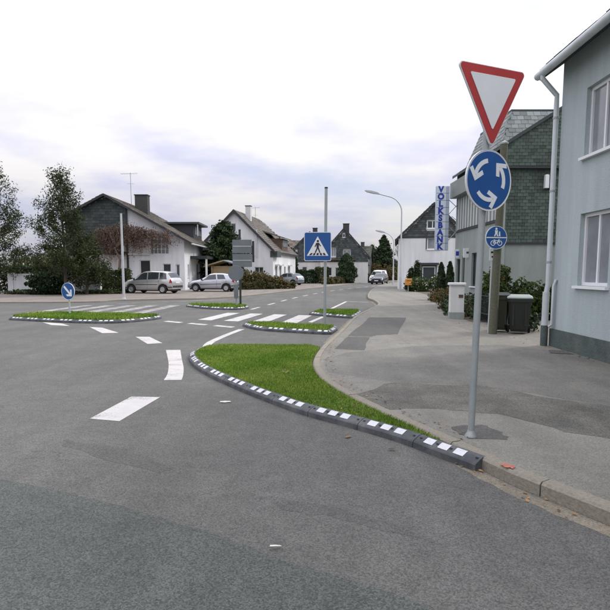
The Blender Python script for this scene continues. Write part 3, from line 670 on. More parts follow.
# ------------------------------------------------------------------ houses
class House:
    def __init__(s, name, label, cat, loc, rz): s.o = thing(name, label, cat, loc, rz)
    def wall(s, org, ang, top, holes=(), m='plaster', name='wall', base=-.05, depth=.16, extra_x=()):
        """org: corner in house space; ang: direction of the wall's own x; outward = -y of the wall; top: [(x,z),...]; holes: (x0,x1,z0,z1)"""
        def zt(x):
            for (a, za), (b, zb) in zip(top, top[1:]):
                if a - 1e-6 <= x <= b + 1e-6: return za + (zb - za) * (x - a) / (b - a)
        xs = sorted(set([t[0] for t in top] + [h[i] for h in holes for i in (0, 1)])); mb = MB()
        for a, b in zip(xs, xs[1:]):
            if b - a < 1e-5: continue
            hs = sorted([h for h in holes if h[0] <= a + 1e-6 and h[1] >= b - 1e-6], key=lambda h: h[2])
            z = base
            for h in hs:
                if h[2] > z + 1e-6: mb.quad((a, 0, z), (b, 0, z), (b, 0, h[2]), (a, 0, h[2]))
                z = h[3]
            mb.quad((a, 0, z), (b, 0, z), (b, 0, zt(b)), (a, 0, zt(a)))
        for x0, x1, z0, z1 in holes:
            mb.quad((x0, 0, z0), (x0, depth, z0), (x0, depth, z1), (x0, 0, z1)); mb.quad((x1, 0, z0), (x1, 0, z1), (x1, depth, z1), (x1, depth, z0))
            mb.quad((x0, 0, z0), (x1, 0, z0), (x1, depth, z0), (x0, depth, z0)); mb.quad((x0, 0, z1), (x0, depth, z1), (x1, depth, z1), (x1, 0, z1))
        me = bpy.data.meshes.new(name); me.from_pydata(mb.v, [], mb.f); me.materials.append(MAT[m])
        o = link(name, me, s.o, (org[0], org[1], org[2] if len(org) > 2 else 0), ang); return o
    def window(s, org, ang, x0, x1, z0, z1, nx=1, nz=1, pane='glass', frame='window_white', depth=.11, fw=.06, sill=True, name='window', surround=None):
        Mx = Matrix.Translation((org[0], org[1], org[2] if len(org) > 2 else 0)) @ Matrix.Rotation(ang, 4, 'Z')
        mb = MB(); b = .003
        X0, X1, Z0, Z1 = x0 + b, x1 - b, z0 + b, z1 - b
        mb.box(X0, X0 + fw, depth - .03, depth + .04, Z0, Z1); mb.box(X1 - fw, X1, depth - .03, depth + .04, Z0, Z1)
        mb.box(X0 + fw, X1 - fw, depth - .03, depth + .04, Z0, Z0 + fw); mb.box(X0 + fw, X1 - fw, depth - .03, depth + .04, Z1 - fw, Z1)
        for k in range(1, nx): x = X0 + (X1 - X0) * k / nx; mb.box(x - fw * .4, x + fw * .4, depth - .024, depth + .03, Z0 + fw, Z1 - fw)
        for k in range(1, nz): z = Z0 + (Z1 - Z0) * k / nz; mb.box(X0 + fw, X1 - fw, depth - .018, depth + .03, z - fw * .35, z + fw * .35)
        wd = sub(mb, name, frame, s.o, Mx)
        for i in range(nx):
            for j in range(nz):
                a = X0 + (X1 - X0) * i / nx + fw * .42; c = X0 + (X1 - X0) * (i + 1) / nx - fw * .42
                e = Z0 + (Z1 - Z0) * j / nz + fw * .37; f = Z0 + (Z1 - Z0) * (j + 1) / nz - fw * .37
                mb = MB(); mb.box(a, c, depth + .006, depth + .014, e, f); sub(mb, 'pane', pane, wd, Mx)
        if sill: mb = MB(); mb.box(x0 - .06, x1 + .06, -.07, depth - .035, z0 - .05, z0 - .002); sub(mb, 'sill', 'window_white', wd, Mx)
        if surround:
            mb = MB(); t_ = .09
            mb.box(x0 - t_, x0 - .002, -.03, .02, z0 - t_ * .6, z1 + t_); mb.box(x1 + .002, x1 + t_, -.03, .02, z0 - t_ * .6, z1 + t_); mb.box(x0 - .002, x1 + .002, -.03, .02, z1 + .002, z1 + t_)
            sub(mb, 'surround', surround, wd, Mx)
        return wd
    def wallw(s, org, ang, top, wins, m='plaster', **k):
        """wall with its windows: wins entries = dict(r=(x0,x1,z0,z1), ...window options)"""
        s.wall(org, ang, top, [q['r'] for q in wins], m, **k)
        for q in wins: kw = {a: b for a, b in q.items() if a != 'r'}; s.window(org, ang, *q['r'], **kw)
    def shingles(s, org, U, V, lu, lv, wu, wv, m, name='shingles', inside=None, th=.03, stagger=True, seed=2, parent=None, gap=.012, holes=(), top=None):
        rnd = random.Random(seed); U = Vector(U).normalized(); V = Vector(V).normalized(); Nn = U.cross(V).normalized(); O = Vector(org)
        mb = MB(); nv = max(1, round(lv / wv)); wv = lv / nv
        for j in range(nv):
            u = -(wu / 2 if (j % 2 and stagger) else 0.0)
            while u < lu - .01:
                a = max(u, 0) + gap / 2; b = min(u + wu, lu) - gap / 2; v0 = j * wv; u += wu
                if b - a < .02: continue
                v1 = v0 + wv * 1.25 if j < nv - 1 else v0 + wv
                if inside and not inside((a + b) / 2, v0 + wv / 2): continue
                segs = [(a, b)]
                for h0, h1, g0, g1 in holes:
                    if v1 > g0 and v0 < g1: segs = [(p_, q_) for s0, s1 in segs for p_, q_ in ((s0, min(s1, h0)), (max(s0, h1), s1)) if q_ - p_ > .02]
                for a, b in segs:
                    t = th * rnd.uniform(.8, 1.3); dv = rnd.uniform(-.1, .1) * wv * .3; va = vb_ = v1; w0 = v0 + dv
                    if top:
                        va = min(v1, top(a)); vb_ = min(v1, top(b))
                        if min(va, vb_) < w0 + .01: continue
                    q = [O + U * a + V * w0 + Nn * t, O + U * b + V * w0 + Nn * t, O + U * b + V * vb_ + Nn * .004, O + U * a + V * va + Nn * .004, O + U * a + V * w0, O + U * b + V * w0]
                    mb.add(q, [(0, 1, 2, 3), (4, 5, 1, 0), (4, 0, 3), (5, 2, 1)])
        return mb.build(name, m, parent or s.o, raw=True, kind='stuff')
    def slab(s, poly3, th, m, name='roof', parent=None):
        """planar roof slab: polygon of 3-d points (top side), extruded straight down by th"""
        P = [Vector(p) for p in poly3]; n = len(P); mb = MB()
        vs = P + [p - Vector((0, 0, th)) for p in P]
        fs = [tuple(range(n)), tuple(range(2 * n - 1, n - 1, -1))] + [(i, (i + 1) % n, (i + 1) % n + n, i + n) for i in range(n)]
        return mb.add(vs, fs).build(name, m, parent or s.o)
    def roof_plane(s, e0, e1, r0, r1, m, tile, wu=.33, wv=.36, th=.04, slabm='wood_dark', thick=.18, seed=1, clip=None):
        """e0-e1 eave, r0-r1 ridge (e0 to the left seen from outside)"""
        r = s.slab([e0, e1, r1, r0], thick, slabm)
        e0, e1, r0, r1 = map(Vector, (e0, e1, r0, r1)); U = (e1 - e0); lu = U.length; U.normalize(); V = (r0 - e0); V = V - U * V.dot(U); lv = V.length; V.normalize()
        ru0 = (r0 - e0).dot(U); ru1 = (r1 - e0).dot(U)
        def ins(u, v):
            f = v / lv; return ru0 * f - .02 <= u <= lu + (ru1 - lu) * f + .02
        s.shingles(e0 + Vector((0, 0, .004)), U, V, lu, lv, wu, wv, m, 'roof_tiles', ins, th, seed=seed, parent=r, stagger=False); return r
    def chimney(s, x, y, z0, z1, wx, wy, m='brick_chim', cap='dark_metal'):
        mb = MB(); mb.cbox(x - wx / 2, x + wx / 2, y - wy / 2, y + wy / 2, z0, z1, .02); o = mb.build('chimney', m, s.o)
        mb = MB(); mb.box(x - wx / 2 - .05, x + wx / 2 + .05, y - wy / 2 - .05, y + wy / 2 + .05, z1 + .002, z1 + .08); mb.build('chimney_cap', cap, o)
    def antenna(s, x, y, z0, z1, sp=.9):
        mb = MB(); mb.tube([(x, y, z0), (x, y, z1)], .025, 6); o = mb.build('antenna', 'galv', s.o)
        MB().tube([(x - sp, y, z1 - .12), (x + sp * .75, y, z1 - .06)], .014, 5).build('antenna_boom', 'galv', o)
        for k in range(7): xx = x - sp + .1 + k * sp * .24; MB().tube([(xx, y - .32, z1 - .12), (xx, y + .32, z1 - .12)], .009, 4).build('antenna_rod', 'galv', o)
        MB().tube([(x - .3, y, z1 - 1.0), (x + .3, y, z1 - 1.0)], .012, 4).build('antenna_rod', 'galv', o)
PI = math.pi

# --- slate and white house on the left -----------------------------------------------------------
h = House('slate_gabled_house', 'left house with dark slate gable, white wing, chimney and tall aerial', 'house', (-20.1, 46, .05), 0.0)
# local x 0..9.9 across the gable; ridge at x=3.4
z_l, z_a, z_r = 6.2, 8.0, 4.4; RX = 3.45; WX = 9.9; DP = 12.5
def gz(x): return z_l + (z_a - z_l) * x / RX if x < RX else z_a + (z_r - z_a) * (x - RX) / (WX - RX)
big = dict(r=(7.15, 8.75, 3.2, 4.72), nx=4, nz=5, pane='curtain_glass', fw=.06, sill=False)
h.wallw((0, 0), 0, [(0, gz(0) - .1), (RX, gz(RX) - .1), (5.15, gz(5.15) - .1)], [dict(r=(2.2, 3.4, 1.0, 2.2), nx=2)], 'plaster_warm', name='wall')
h.wallw((5.15, 0.06), 0, [(0, gz(5.15) - .1), (WX - 5.15, z_r - .1)],
        [dict(r=(7.0 - 5.15, 8.6 - 5.15, 3.05, 4.75), nx=5, nz=4, pane='curtain_glass', fw=.055, sill=False), dict(r=(.95, 1.85, .25, 2.55), nx=1, pane='dark_in', sill=False, name='garage_opening', depth=.14),
         dict(r=(2.9, 3.6, 1.0, 2.25), nx=1), dict(r=(4.0, 4.35, 1.15, 2.2), nx=1)], 'plaster', name='wall')
# slate cladding on the gable, upper left
h.shingles((-.02, -.035, 3.0), (1, 0, 0), (0, 0, 1), 5.17, 5.0, .34, .24, 'slate_dark', 'slate_cladding', None, th=.03, seed=5, top=lambda u: gz(min(max(u, 0), 5.15)) - .2 - 3.0)
MB().box(5.06, 5.2, -.08, .05, 0, gz(5.15) - .2).build('corner_board', 'wood_dark', h.o)
MB().box(5.2, 7.0, -.12, .05, 2.98, 3.12).build('ledge', 'concrete_white', h.o)
h.wallw((WX, 0.06), PI / 2, [(0, z_r - .1), (DP, z_r - .1)],
        [dict(r=(1.2, 1.75, 1.1, 2.2)), dict(r=(3.0, 3.6, 1.1, 2.2)), dict(r=(4.9, 6.5, .1, 2.35), nx=2, name='glass_door', sill=False), dict(r=(7.9, 9.3, .5, 2.4), nx=2)], 'plaster')
h.wall((0, DP), -PI / 2, [(0, z_l - .1), (DP, z_l - .1)], (), 'plaster_warm')
h.wall((WX, DP), PI, [(0, z_r - .1), (WX - RX, z_a - .1), (WX, z_l - .1)], (), 'plaster_warm')
MB().box(WX, WX + .05, 3.9, 7.6, 2.72, 4.2).build('upper_panel', 'plaster', h.o)
o_ = .55; sl = (z_a - z_r) / (WX - RX); sL = (z_a - z_l) / RX
h.roof_plane((WX + .7, -o_, z_r - .7 * sl), (WX + .7, DP + .3, z_r - .7 * sl), (RX, -o_, z_a), (RX, DP + .3, z_a), 'tile_brown', 0, .34, .36, seed=11)
h.roof_plane((-.35, DP + .3, z_l - .35 * sL), (-.35, -o_, z_l - .35 * sL), (RX, DP + .3, z_a), (RX, -o_, z_a), 'tile_brown', 0, .34, .36, seed=12)
h.chimney(5.15, 4.6, 6.4, 8.5, 1.15, .8)
h.antenna(4.2, 4.4, 7.3, 10.55)
# flat roofed dormer near the far end
mb = MB(); mb.box(6.9, 9.3, 7.0, 11.2, 4.7, 6.15); dm = mb.build('dormer', 'wood_dark', h.o)
mb = MB(); mb.box(6.2, 9.9, 6.7, 11.5, 6.16, 6.34); mb.build('dormer_roof', 'slate', dm)
mb = MB(); mb.box(9.305, 9.34, 7.5, 10.7, 5.2, 6.0); mb.build('dormer_window', 'glass', dm)
mb = MB(); mb.tube([(9.75, 6.8, 6.1), (9.75, 6.8, 5.0)], .05, 8); mb.build('dormer_downpipe', 'zinc', dm)
# canopy over the side entrance
mb = MB(); mb.box(WX + .02, WX + 1.5, 2.4, 12.0, 2.72, 2.98); cn = mb.build('canopy', 'dark_metal', h.o)
for y in (2.6, 7.4, 11.8): MB().box(WX + 1.3, WX + 1.45, y, y + .14, 0, 2.715).build('canopy_post', 'plaster', cn)
MB().tube([(WX + .76, -.4, z_r - .7 * sl - .12), (WX + .76, DP + .2, z_r - .7 * sl - .12)], .07, 8).build('gutter', 'zinc', h.o)
mb = MB(); mb.box(4.0, 5.0, -.6, -.09, 3.35, 4.4); bx_ = mb.build('wall_box', 'dark_metal', h.o)
mb = MB(); mb.box(4.95, 5.06, -.65, -.1, 3.25, 4.5); mb.build('box_frame', 'concrete_white', bx_)

# --- white gabled house, second on the left ------------------------------------------------------
h = House('white_gabled_house', 'white house with steep tan tiled roof behind the dark bushy conifer', 'house', (-12.1, 61.4, .05), R(-9.5))
WX, RX, DP, z_e, z_a = 8.7, 4.35, 13.5, 4.1, 8.4
h.wallw((0, 0), 0, [(0, z_e - .1), (RX, z_a - .1), (WX, z_e - .1)], [dict(r=(3.9, 4.5, 6.0, 6.9)), dict(r=(2.2, 3.2, 3.4, 4.5), nx=2), dict(r=(5.6, 6.6, 3.4, 4.5), nx=2), dict(r=(6.6, 7.6, 1.0, 2.1), nx=2)], 'plaster')
h.wallw((WX, 0), PI / 2, [(0, z_e - .1), (DP, z_e - .1)], [dict(r=(1.2, 2.2, .9, 2.2), nx=1), dict(r=(3.4, 4.4, .9, 2.2), nx=1), dict(r=(6.0, 7.0, .1, 2.2), name='door', sill=False), dict(r=(8.5, 9.7, .9, 2.2), nx=2)], 'plaster')
h.wall((0, DP), -PI / 2, [(0, z_e - .1), (DP, z_e - .1)], (), 'plaster'); h.wall((WX, DP), PI, [(0, z_e - .1), (RX, z_a - .1), (WX, z_e - .1)], (), 'plaster')
k = .35; sl = (z_a - z_e) / RX
h.roof_plane((WX + k, -.3, z_e - k * sl), (WX + k, DP + .3, z_e - k * sl), (RX, -.3, z_a), (RX, DP - 2.5, z_a), 'tile_tan', 0, .36, .38, seed=13)
h.roof_plane((-k, DP + .3, z_e - k * sl), (-k, -.3, z_e - k * sl), (RX, DP - 2.5, z_a), (RX, -.3, z_a), 'tile_tan', 0, .36, .38, seed=14)
h.roof_plane((WX + k, DP + .3, z_e - k * sl), (-k, DP + .3, z_e - k * sl), (RX, DP - 2.5, z_a), (RX, DP - 2.5, z_a), 'tile_tan', 0, .36, .38, seed=15)
for sx in (-1, 1):
    xe = RX + sx * (RX + k + .02); MB().add([(RX, -.36, z_a + .02), (xe, -.36, z_e - k * sl + .02), (xe, -.36, z_e - k * sl - .3), (RX, -.36, z_a - .32), (RX, -.305, z_a + .02), (xe, -.305, z_e - k * sl + .02), (xe, -.305, z_e - k * sl - .3), (RX, -.305, z_a - .32)],
        [(0, 1, 2, 3), (4, 7, 6, 5), (0, 4, 5, 1), (3, 2, 6, 7), (0, 3, 7, 4), (1, 5, 6, 2)]).build('bargeboard', 'wood_dark', h.o)
h.chimney(RX + .75, 3.2, 7.0, 9.1, .6, .6, 'chim_white'); h.antenna(RX + .3, 8.0, 8.2, 9.6, .8)
mb = MB(); mb.box(6.4, 8.75, 4.6, 8.0, 4.0, 5.5); dm = mb.build('dormer', 'wood_brown', h.o)
h.slab([(5.4, 4.3, 6.75), (9.15, 4.3, 5.55), (9.15, 8.3, 5.55), (5.4, 8.3, 6.75)], .14, 'tile_tan', 'dormer_roof', dm)
mb = MB(); mb.box(8.755, 8.79, 4.9, 7.7, 4.55, 5.35); mb.build('dormer_window', 'curtain_glass', dm)
mb = MB(); mb.box(WX - .3, WX + .5, -.1, 1.9, 3.2, 3.85); mb.build('eave_box', 'slate', h.o)
mb = MB(); mb.tube([(WX - 1.8, -.12, 6.2), (WX - 1.8, -.12, 3.2)], .06, 6); mb.build('flue', 'zinc', h.o)
for y, d_ in ((1.7, .0), (3.9, 0), (9.1, 0)): MB().box(WX + .02, WX + .55, y - .7, y + .7, 2.28, 2.42).build('awning', 'window_white', h.o)

# --- pair of slate gabled houses farther along ---------------------------------------------------
def slate_house(label, loc, rz, WX, z_e, z_a, DP, zsplit, seed, wins, side_wins, extra=None, tile='slate'):
    h = House('slate_house', label, 'house', loc, rz); RX = WX / 2; sl = (z_a - z_e) / RX; k = .35
    h.wallw((0, 0), 0, [(0, z_e - .1), (RX, z_a - .1), (WX, z_e - .1)], wins, 'plaster_warm')
    holes = [(q['r'][0], q['r'][1], q['r'][2] - zsplit, q['r'][3] - zsplit) for q in wins]
    h.shingles((0, -.03, zsplit), (1, 0, 0), (0, 0, 1), WX, z_a - zsplit, .32, .26, 'slate', 'slate_cladding', None, seed=seed, holes=holes, top=lambda u: z_e - .2 + sl * min(u, WX - u) - zsplit)
    h.wallw((WX, 0), PI / 2, [(0, z_e - .1), (DP, z_e - .1)], side_wins, 'plaster'); h.wall((0, DP), -PI / 2, [(0, z_e - .1), (DP, z_e - .1)], (), 'plaster'); h.wall((WX, DP), PI, [(0, z_e - .1), (RX, z_a - .1), (WX, z_e - .1)], (), 'plaster')
    h.roof_plane((WX + k, -.3, z_e - k * sl), (WX + k, DP + .3, z_e - k * sl), (RX, -.3, z_a), (RX, DP + .3, z_a), tile, 0, .4, .4, seed=seed + 1)
    h.roof_plane((-k, DP + .3, z_e - k * sl), (-k, -.3, z_e - k * sl), (RX, DP + .3, z_a), (RX, -.3, z_a), tile, 0, .4, .4, seed=seed + 2)
    return h, RX
h, RX = slate_house('slate gabled house with white ground floor behind the pedestrian crossing sign', (-2.6, 80.5, .05), R(-3), 6.6, 4.1, 7.5, 9, 3.0, 31,
    [dict(r=(.6, 1.5, 3.6, 4.6), nx=2), dict(r=(2.2, 2.9, 1.0, 2.3)), dict(r=(4.4, 5.0, 1.0, 2.2)), dict(r=(2.9, 3.7, 5.3, 6.2))], [dict(r=(1.5, 2.7, 1, 2.2))], tile='tile_dark')
h.chimney(RX + .7, 2.6, 6.2, 8.1, .7, .6)
h, RX = slate_house('taller slate gabled house with two white windows right of the crossing sign', (2.2, 79.0, .05), R(-6), 6.9, 4.0, 7.9, 10, 3.0, 41,
    [dict(r=(1.3, 2.3, 3.75, 5.0), nx=3, pane='curtain_glass'), dict(r=(3.3, 4.4, 3.8, 4.7), nx=2, pane='curtain_glass'), dict(r=(3.2, 3.6, 6.5, 7.0)), dict(r=(1.2, 1.7, 1.0, 2.2)), dict(r=(2.2, 2.7, 1.0, 2.2))], [dict(r=(1.5, 2.7, 1, 2.2)), dict(r=(4.5, 5.5, 1, 2.2))], tile='tile_dark')
h.chimney(RX + .2, 2.6, 7.0, 8.6, .9, .6)
MB().box(.9, 5.0, -.35, -.05, 3.22, 3.42).build('ledge', 'wood_brown', h.o)
h = House('low_house', 'low white house with dark steep roof at the bend of the road', 'house', (5.6, 93, .05), R(-12))
h.wallw((0, 0), 0, [(0, 2.9), (5.2, 2.9)], [dict(r=(1.4, 1.8, 1.1, 2.2)), dict(r=(2.8, 3.2, 1.1, 2.2))], 'plaster')
h.wall((5.2, 0), PI / 2, [(0, 2.9), (4, 6.0), (8, 2.9)], (), 'slate'); h.wall((0, 8), -PI / 2, [(0, 2.9), (4, 6.0), (8, 2.9)], (), 'slate'); h.wall((5.2, 8), PI, [(0, 2.9), (5.2, 2.9)], (), 'plaster')
h.roof_plane((-.3, -.4, 2.75), (5.5, -.4, 2.75), (-.3, 4, 6.1), (5.5, 4, 6.1), 'tile_dark', 0, .4, .4, seed=51)
h.roof_plane((5.5, 8.4, 2.75), (-.3, 8.4, 2.75), (5.5, 4, 6.1), (-.3, 4, 6.1), 'tile_dark', 0, .4, .4, seed=52)
h.chimney(3.8, 4.0, 5.5, 6.7, .6, .6); MB().box(1.8, 2.7, .7, 1.0, 3.75, 4.35).build('roof_window', 'curtain_glass', h.o)
h = House('brown_roofed_house', 'brown roofed house glimpsed between white house and slate house', 'house', (-6.5, 96, .05), R(-4))
h.wallw((0, 0), 0, [(0, 4.6), (9, 4.6)], [dict(r=(2, 3, 2.8, 4.0), nx=2), dict(r=(5.4, 6.4, 2.8, 4.0), nx=2)], 'plaster_warm'); h.wall((9, 0), PI / 2, [(0, 4.6), (4, 7.2), (8, 4.6)], (), 'plaster_warm'); h.wall((0, 8), -PI / 2, [(0, 4.6), (4, 7.2), (8, 4.6)], (), 'plaster_warm')
h.roof_plane((-.3, -.4, 4.5), (9.3, -.4, 4.5), (-.3, 4, 7.3), (9.3, 4, 7.3), 'tile_brown', 0, .4, .4, seed=61); h.roof_plane((9.3, 8.4, 4.5), (-.3, 8.4, 4.5), (9.3, 4, 7.3), (-.3, 4, 7.3), 'tile_brown', 0, .4, .4, seed=62)

# --- white house with slate gable on the right ---------------------------------------------------
h = House('slate_gabled_house', 'white house on the right with dark slate gable above two windows', 'house', (8.25, 48.2, .1), R(-9.5))
WX, RX, DP, z_e, z_a = 6.1, 3.0, 9.0, 4.6, 7.5; sl = (z_a - z_e) / RX; k = .3
wins = [dict(r=(2.45, 3.5, 3.45, 4.5), nx=1, surround='wood_dark', pane='curtain_glass', fw=.09), dict(r=(2.1, 3.25, .55, 2.0), nx=1, surround='wood_dark', pane='glass', fw=.09), dict(r=(2.4, 3.4, 5.25, 6.0), nx=2, pane='glass', fw=.09)]
h.wallw((0, 0), 0, [(0, z_e - .1), (RX, z_a - .1), (WX, z_e - .15)], wins, 'plaster')
h.shingles((0, -.03, 4.62), (1, 0, 0), (0, 0, 1), WX, 3.0, .28, .2, 'slate', 'slate_cladding', None, seed=71, holes=[(2.4, 3.4, 5.25 - 4.62, 6.0 - 4.62)], top=lambda u: z_e - .2 + sl * min(u, 6.05 - u) - 4.62)
h.wall((WX, 0), PI / 2, [(0, z_e - .1), (DP, z_e - .1)], (), 'plaster'); h.wall((0, DP), -PI / 2, [(0, z_e - .1), (DP, z_e - .1)], (), 'plaster'); h.wall((WX, DP), PI, [(0, z_e - .15), (WX - RX, z_a - .1), (WX, z_e - .1)], (), 'plaster')
h.roof_plane((WX + k, -.3, z_e - k * sl), (WX + k, DP + .3, z_e - k * sl), (RX, -.3, z_a), (RX, DP + .3, z_a), 'slate', 0, .3, .3, seed=72)
h.roof_plane((-k, DP + .3, z_e - k * sl), (-k, -.3, z_e - k * sl), (RX, DP + .3, z_a), (RX, -.3, z_a), 'slate', 0, .3, .3, seed=73)
MB().box(-.02, WX + .02, -.045, .02, z_e - .14, z_e - .0).build('cladding_trim', 'wood_dark', h.o)
MB().box(1.85, 3.5, -.35, -.03, 2.12, 2.3).build('window_hood', 'wood_dark', h.o)
mb = MB(); mb.tube([(WX - .1, -.1, z_e + .4), (WX - 1.6, -.12, z_e + 1.7)], .05, 8); mb.build('roof_pipe', 'zinc', h.o)

# --- bank building with slate end wall on the right -----------------------------------------------
h = House('slate_clad_building', 'grey green slate clad building with pale sloped roof behind the bins', 'building', (7.1, 19.4, .1), 0.0)
EL, AP, ZS = 5.95, 8.6, 2.55
# end wall facing the camera, x 0..8.4, ridge at 4.2
h.wall((0, 0.06), 0, [(0, EL), (4.2, AP), (8.4, EL)], (), 'plaster_green')
def ins1(u, v): return True
h.shingles((-.02, .03, ZS), (1, 0, 0), (0, 0, 1), 8.4, 5.08 - ZS, .2, .115, 'slate_green', 'slate_cladding', None, th=.016, seed=81)
h.shingles((-.06, -.12, 5.18), (1, 0, 0), (0, 0, 1), 8.5, AP - 5.18, .2, .115, 'slate_green', 'slate_cladding', None, th=.016, seed=82, top=lambda u: EL + .02 + (AP - EL) / 4.26 * min(u, 8.5 - u) - 5.18)
mb = MB(); mb.xz([(-.06, 5.15), (8.45, 5.15), (8.45, EL + .02), (4.2, AP - .02), (-.06, EL + .02)], -.115, .05); mb.build('attic_panel', 'slate_green', h.o)
MB().box(-.1, 8.5, -.15, .055, 5.09, 5.147).build('drip_board', 'wood_dark', h.o)
MB().box(-.03, 8.42, -.01, .055, ZS - .06, ZS - .004).build('drip_board', 'wood_dark', h.o)
# street side, receding, with a band of tall blinds
LN = 6.4
h.wall((0, LN), -PI / 2, [(0, EL - .2), (LN, EL - .2)], [(.15, LN - .9, 3.42, 4.88), (.3, .9, .3, 2.1), (1.2, 1.6, .3, 2.2), (2.6, 3.6, .9, 2.3)], 'plaster_green')
org = (0, LN); Mx = Matrix.Translation((0, LN, 0)) @ Matrix.Rotation(-PI / 2, 4, 'Z')
n_ = 14; x0 = .15; x1 = LN - .9
mb = MB(); mb.box(x0, x1, .1, .14, 3.42, 4.88); sub(mb, 'window_band', 'glass', h.o, Mx)
for i in range(n_):
    a = x0 + (x1 - x0) * i / n_; b = x0 + (x1 - x0) * (i + 1) / n_; mb = MB(); mb.box(a + .025, b - .03, .03, .05, 3.45, 4.86); sub(mb, 'blind', 'blind', h.o, Mx)
for i in range(n_ + 1):
    a = x0 + (x1 - x0) * i / n_; mb = MB(); mb.box(a - .02, a + .02, -.02, .09, 3.44, 4.87); sub(mb, 'mullion', 'galv', h.o, Mx)
for r_ in ((.3, .9, .3, 2.1), (1.2, 1.6, .3, 2.2), (2.6, 3.6, .9, 2.3)): h.window(org, -PI / 2, *r_, frame='dark_metal')
mb = MB(); mb.box(-.15, LN - .1, -.28, -.003, 4.92, 5.62); sub(mb, 'fascia', 'slate_pale', h.o, Mx)
mb = MB(); mb.box(0, LN - .8, -.05, .0, 3.33, 3.41); sub(mb, 'sill_band', 'wood_dark', h.o, Mx)
h.wall((8.4, 0.06), PI / 2, [(0, EL), (LN, EL)], (), 'plaster_green'); h.wall((8.4, LN), PI, [(0, EL), (4.2, AP), (8.4, EL)], (), 'plaster_green')
k = .3; sl = (AP - EL) / 4.2
h.roof_plane((-.2, LN + .1, EL - .2 * sl + .1), (-.2, -.15, EL - .2 * sl + .1), (4.2, LN + .1, AP + .1), (4.2, -.15, AP + .1), 'slate_pale', 0, .27, .2, th=.02, slabm='slate_dark', thick=.1, seed=83)
h.roof_plane((8.6, -.15, EL - .2 * sl + .1), (8.6, LN + .1, EL - .2 * sl + .1), (4.2, -.15, AP + .1), (4.2, LN + .1, AP + .1), 'slate_pale', 0, .27, .2, th=.02, slabm='slate_dark', thick=.1, seed=84)
for sx in (-1, 1):
    e = 4.2 + sx * 4.4; MB().add([(4.2, -.2, AP + .12), (e, -.2, EL - .2 * sl + .12), (e, -.2, EL - .2 * sl + .0), (4.2, -.2, AP + .0), (4.2, -.152, AP + .12), (e, -.152, EL - .2 * sl + .12), (e, -.152, EL - .2 * sl + .0), (4.2, -.152, AP + .0)],
        [(0, 1, 2, 3), (4, 7, 6, 5), (0, 4, 5, 1), (3, 2, 6, 7), (0, 3, 7, 4), (1, 5, 6, 2)]).build('rake_board', 'slate_dark', h.o)
# taller attic storey of the same building rising behind the end gable
P0 = [(.1, 1.6, 5.6), (.1, LN, 5.6), (1.15, LN - .0, 8.25), (1.15, 2.6, 8.25)]
h.slab([(1.0, 2.6, 7.85), (5.2, 2.6, 7.85), (5.2, LN, 7.85), (1.0, LN, 7.85)], .12, 'slate_dark', 'attic_roof')
MB().add([(.1, 1.6, 5.6), (.1, LN, 5.6), (1.02, LN, 7.75), (1.02, 2.6, 7.75), (6.2, 1.6, 5.6), (6.2, LN, 5.6), (5.15, LN, 7.75), (5.15, 2.6, 7.75)], [(0, 1, 2, 3), (4, 7, 6, 5), (0, 3, 7, 4), (1, 5, 6, 2)]).build('attic_wall', 'slate_pale', h.o)
U = Vector((0, -1, 0)); V = Vector((.92, 0, 2.15))
h.shingles((.085, LN, 5.61), U, V, LN - 1.6, V.length, .27, .2, 'slate_pale', 'slate_cladding', lambda u, v: u < (LN - 1.6) - (v / 2.34) * 1.0, th=.02, seed=85)
U = Vector((1, 0, 0)); V = Vector((0, 1.0, 2.15))
h.shingles((.1, 1.585, 5.61), U, V, 6.1, V.length, .27, .2, 'slate_pale', 'slate_cladding', lambda u, v: v / 2.37 * .92 < u < 6.1 - v / 2.37, th=.02, seed=86)
mb = MB(); mb.cbox(1.28, 1.42, -.14, .02, 4.42, 4.88, .02); mb.build('wall_lamp', 'sign_white', h.o)
MB().box(1.43, 1.5, -.1, .02, 4.4, 4.8).build('lamp_bracket', 'dark_metal', h.o)

# --- near building at the right edge: pale rendered wall, dark plinth, downpipe ------------------
h = House('rendered_building', 'pale blue grey rendered building with dark plinth at right edge', 'building', (5.02, 10.95, .1), 0.0)
ZE = 5.55; LN = 15.0
# street wall runs towards the camera from the corner (0,0)
h.wallw((0, 0), -PI / 2, [(0, ZE), (LN, ZE)], [dict(r=(.95, 1.95, 1.25, 2.55), nx=2, pane='curtain_glass'), dict(r=(.95, 1.95, 3.55, 4.75), nx=2, pane='curtain_glass'), dict(r=(3.6, 5.0, 1.0, 2.5), nx=2), dict(r=(6.4, 7.8, 1.0, 2.5), nx=2), dict(r=(3.6, 5.0, 3.6, 4.9), nx=2)], 'plaster_blue')
h.wall((9, 0), PI, [(0, ZE), (4.5, 8.8), (9, ZE)], (), 'plaster_blue'); h.wall((0, -LN), 0, [(0, ZE), (4.5, 8.8), (9, ZE)], (), 'plaster_blue'); h.wall((9, -LN), PI / 2, [(0, ZE), (LN, ZE)], (), 'plaster_blue')
MB().box(-.03, .02, -LN, .02, -.05, .36).build('plinth', 'plinth', h.o); MB().box(-.025, 9.0, .003, .03, -.05, .355).build('plinth', 'plinth', h.o)
h.roof_plane((-.35, .25, ZE - .1), (-.35, -LN - .25, ZE - .1), (4.5, .25, 8.95), (4.5, -LN - .25, 8.95), 'tile_dark', 0, .3, .33, seed=91)
h.roof_plane((9.35, -LN - .25, ZE - .1), (9.35, .25, ZE - .1), (4.5, -LN - .25, 8.95), (4.5, .25, 8.95), 'tile_dark', 0, .3, .33, seed=92)
MB().tube([(-.4, .25, ZE - .2), (-.4, -LN, ZE - .2)], .075, 10).build('gutter', 'zinc', h.o, True)
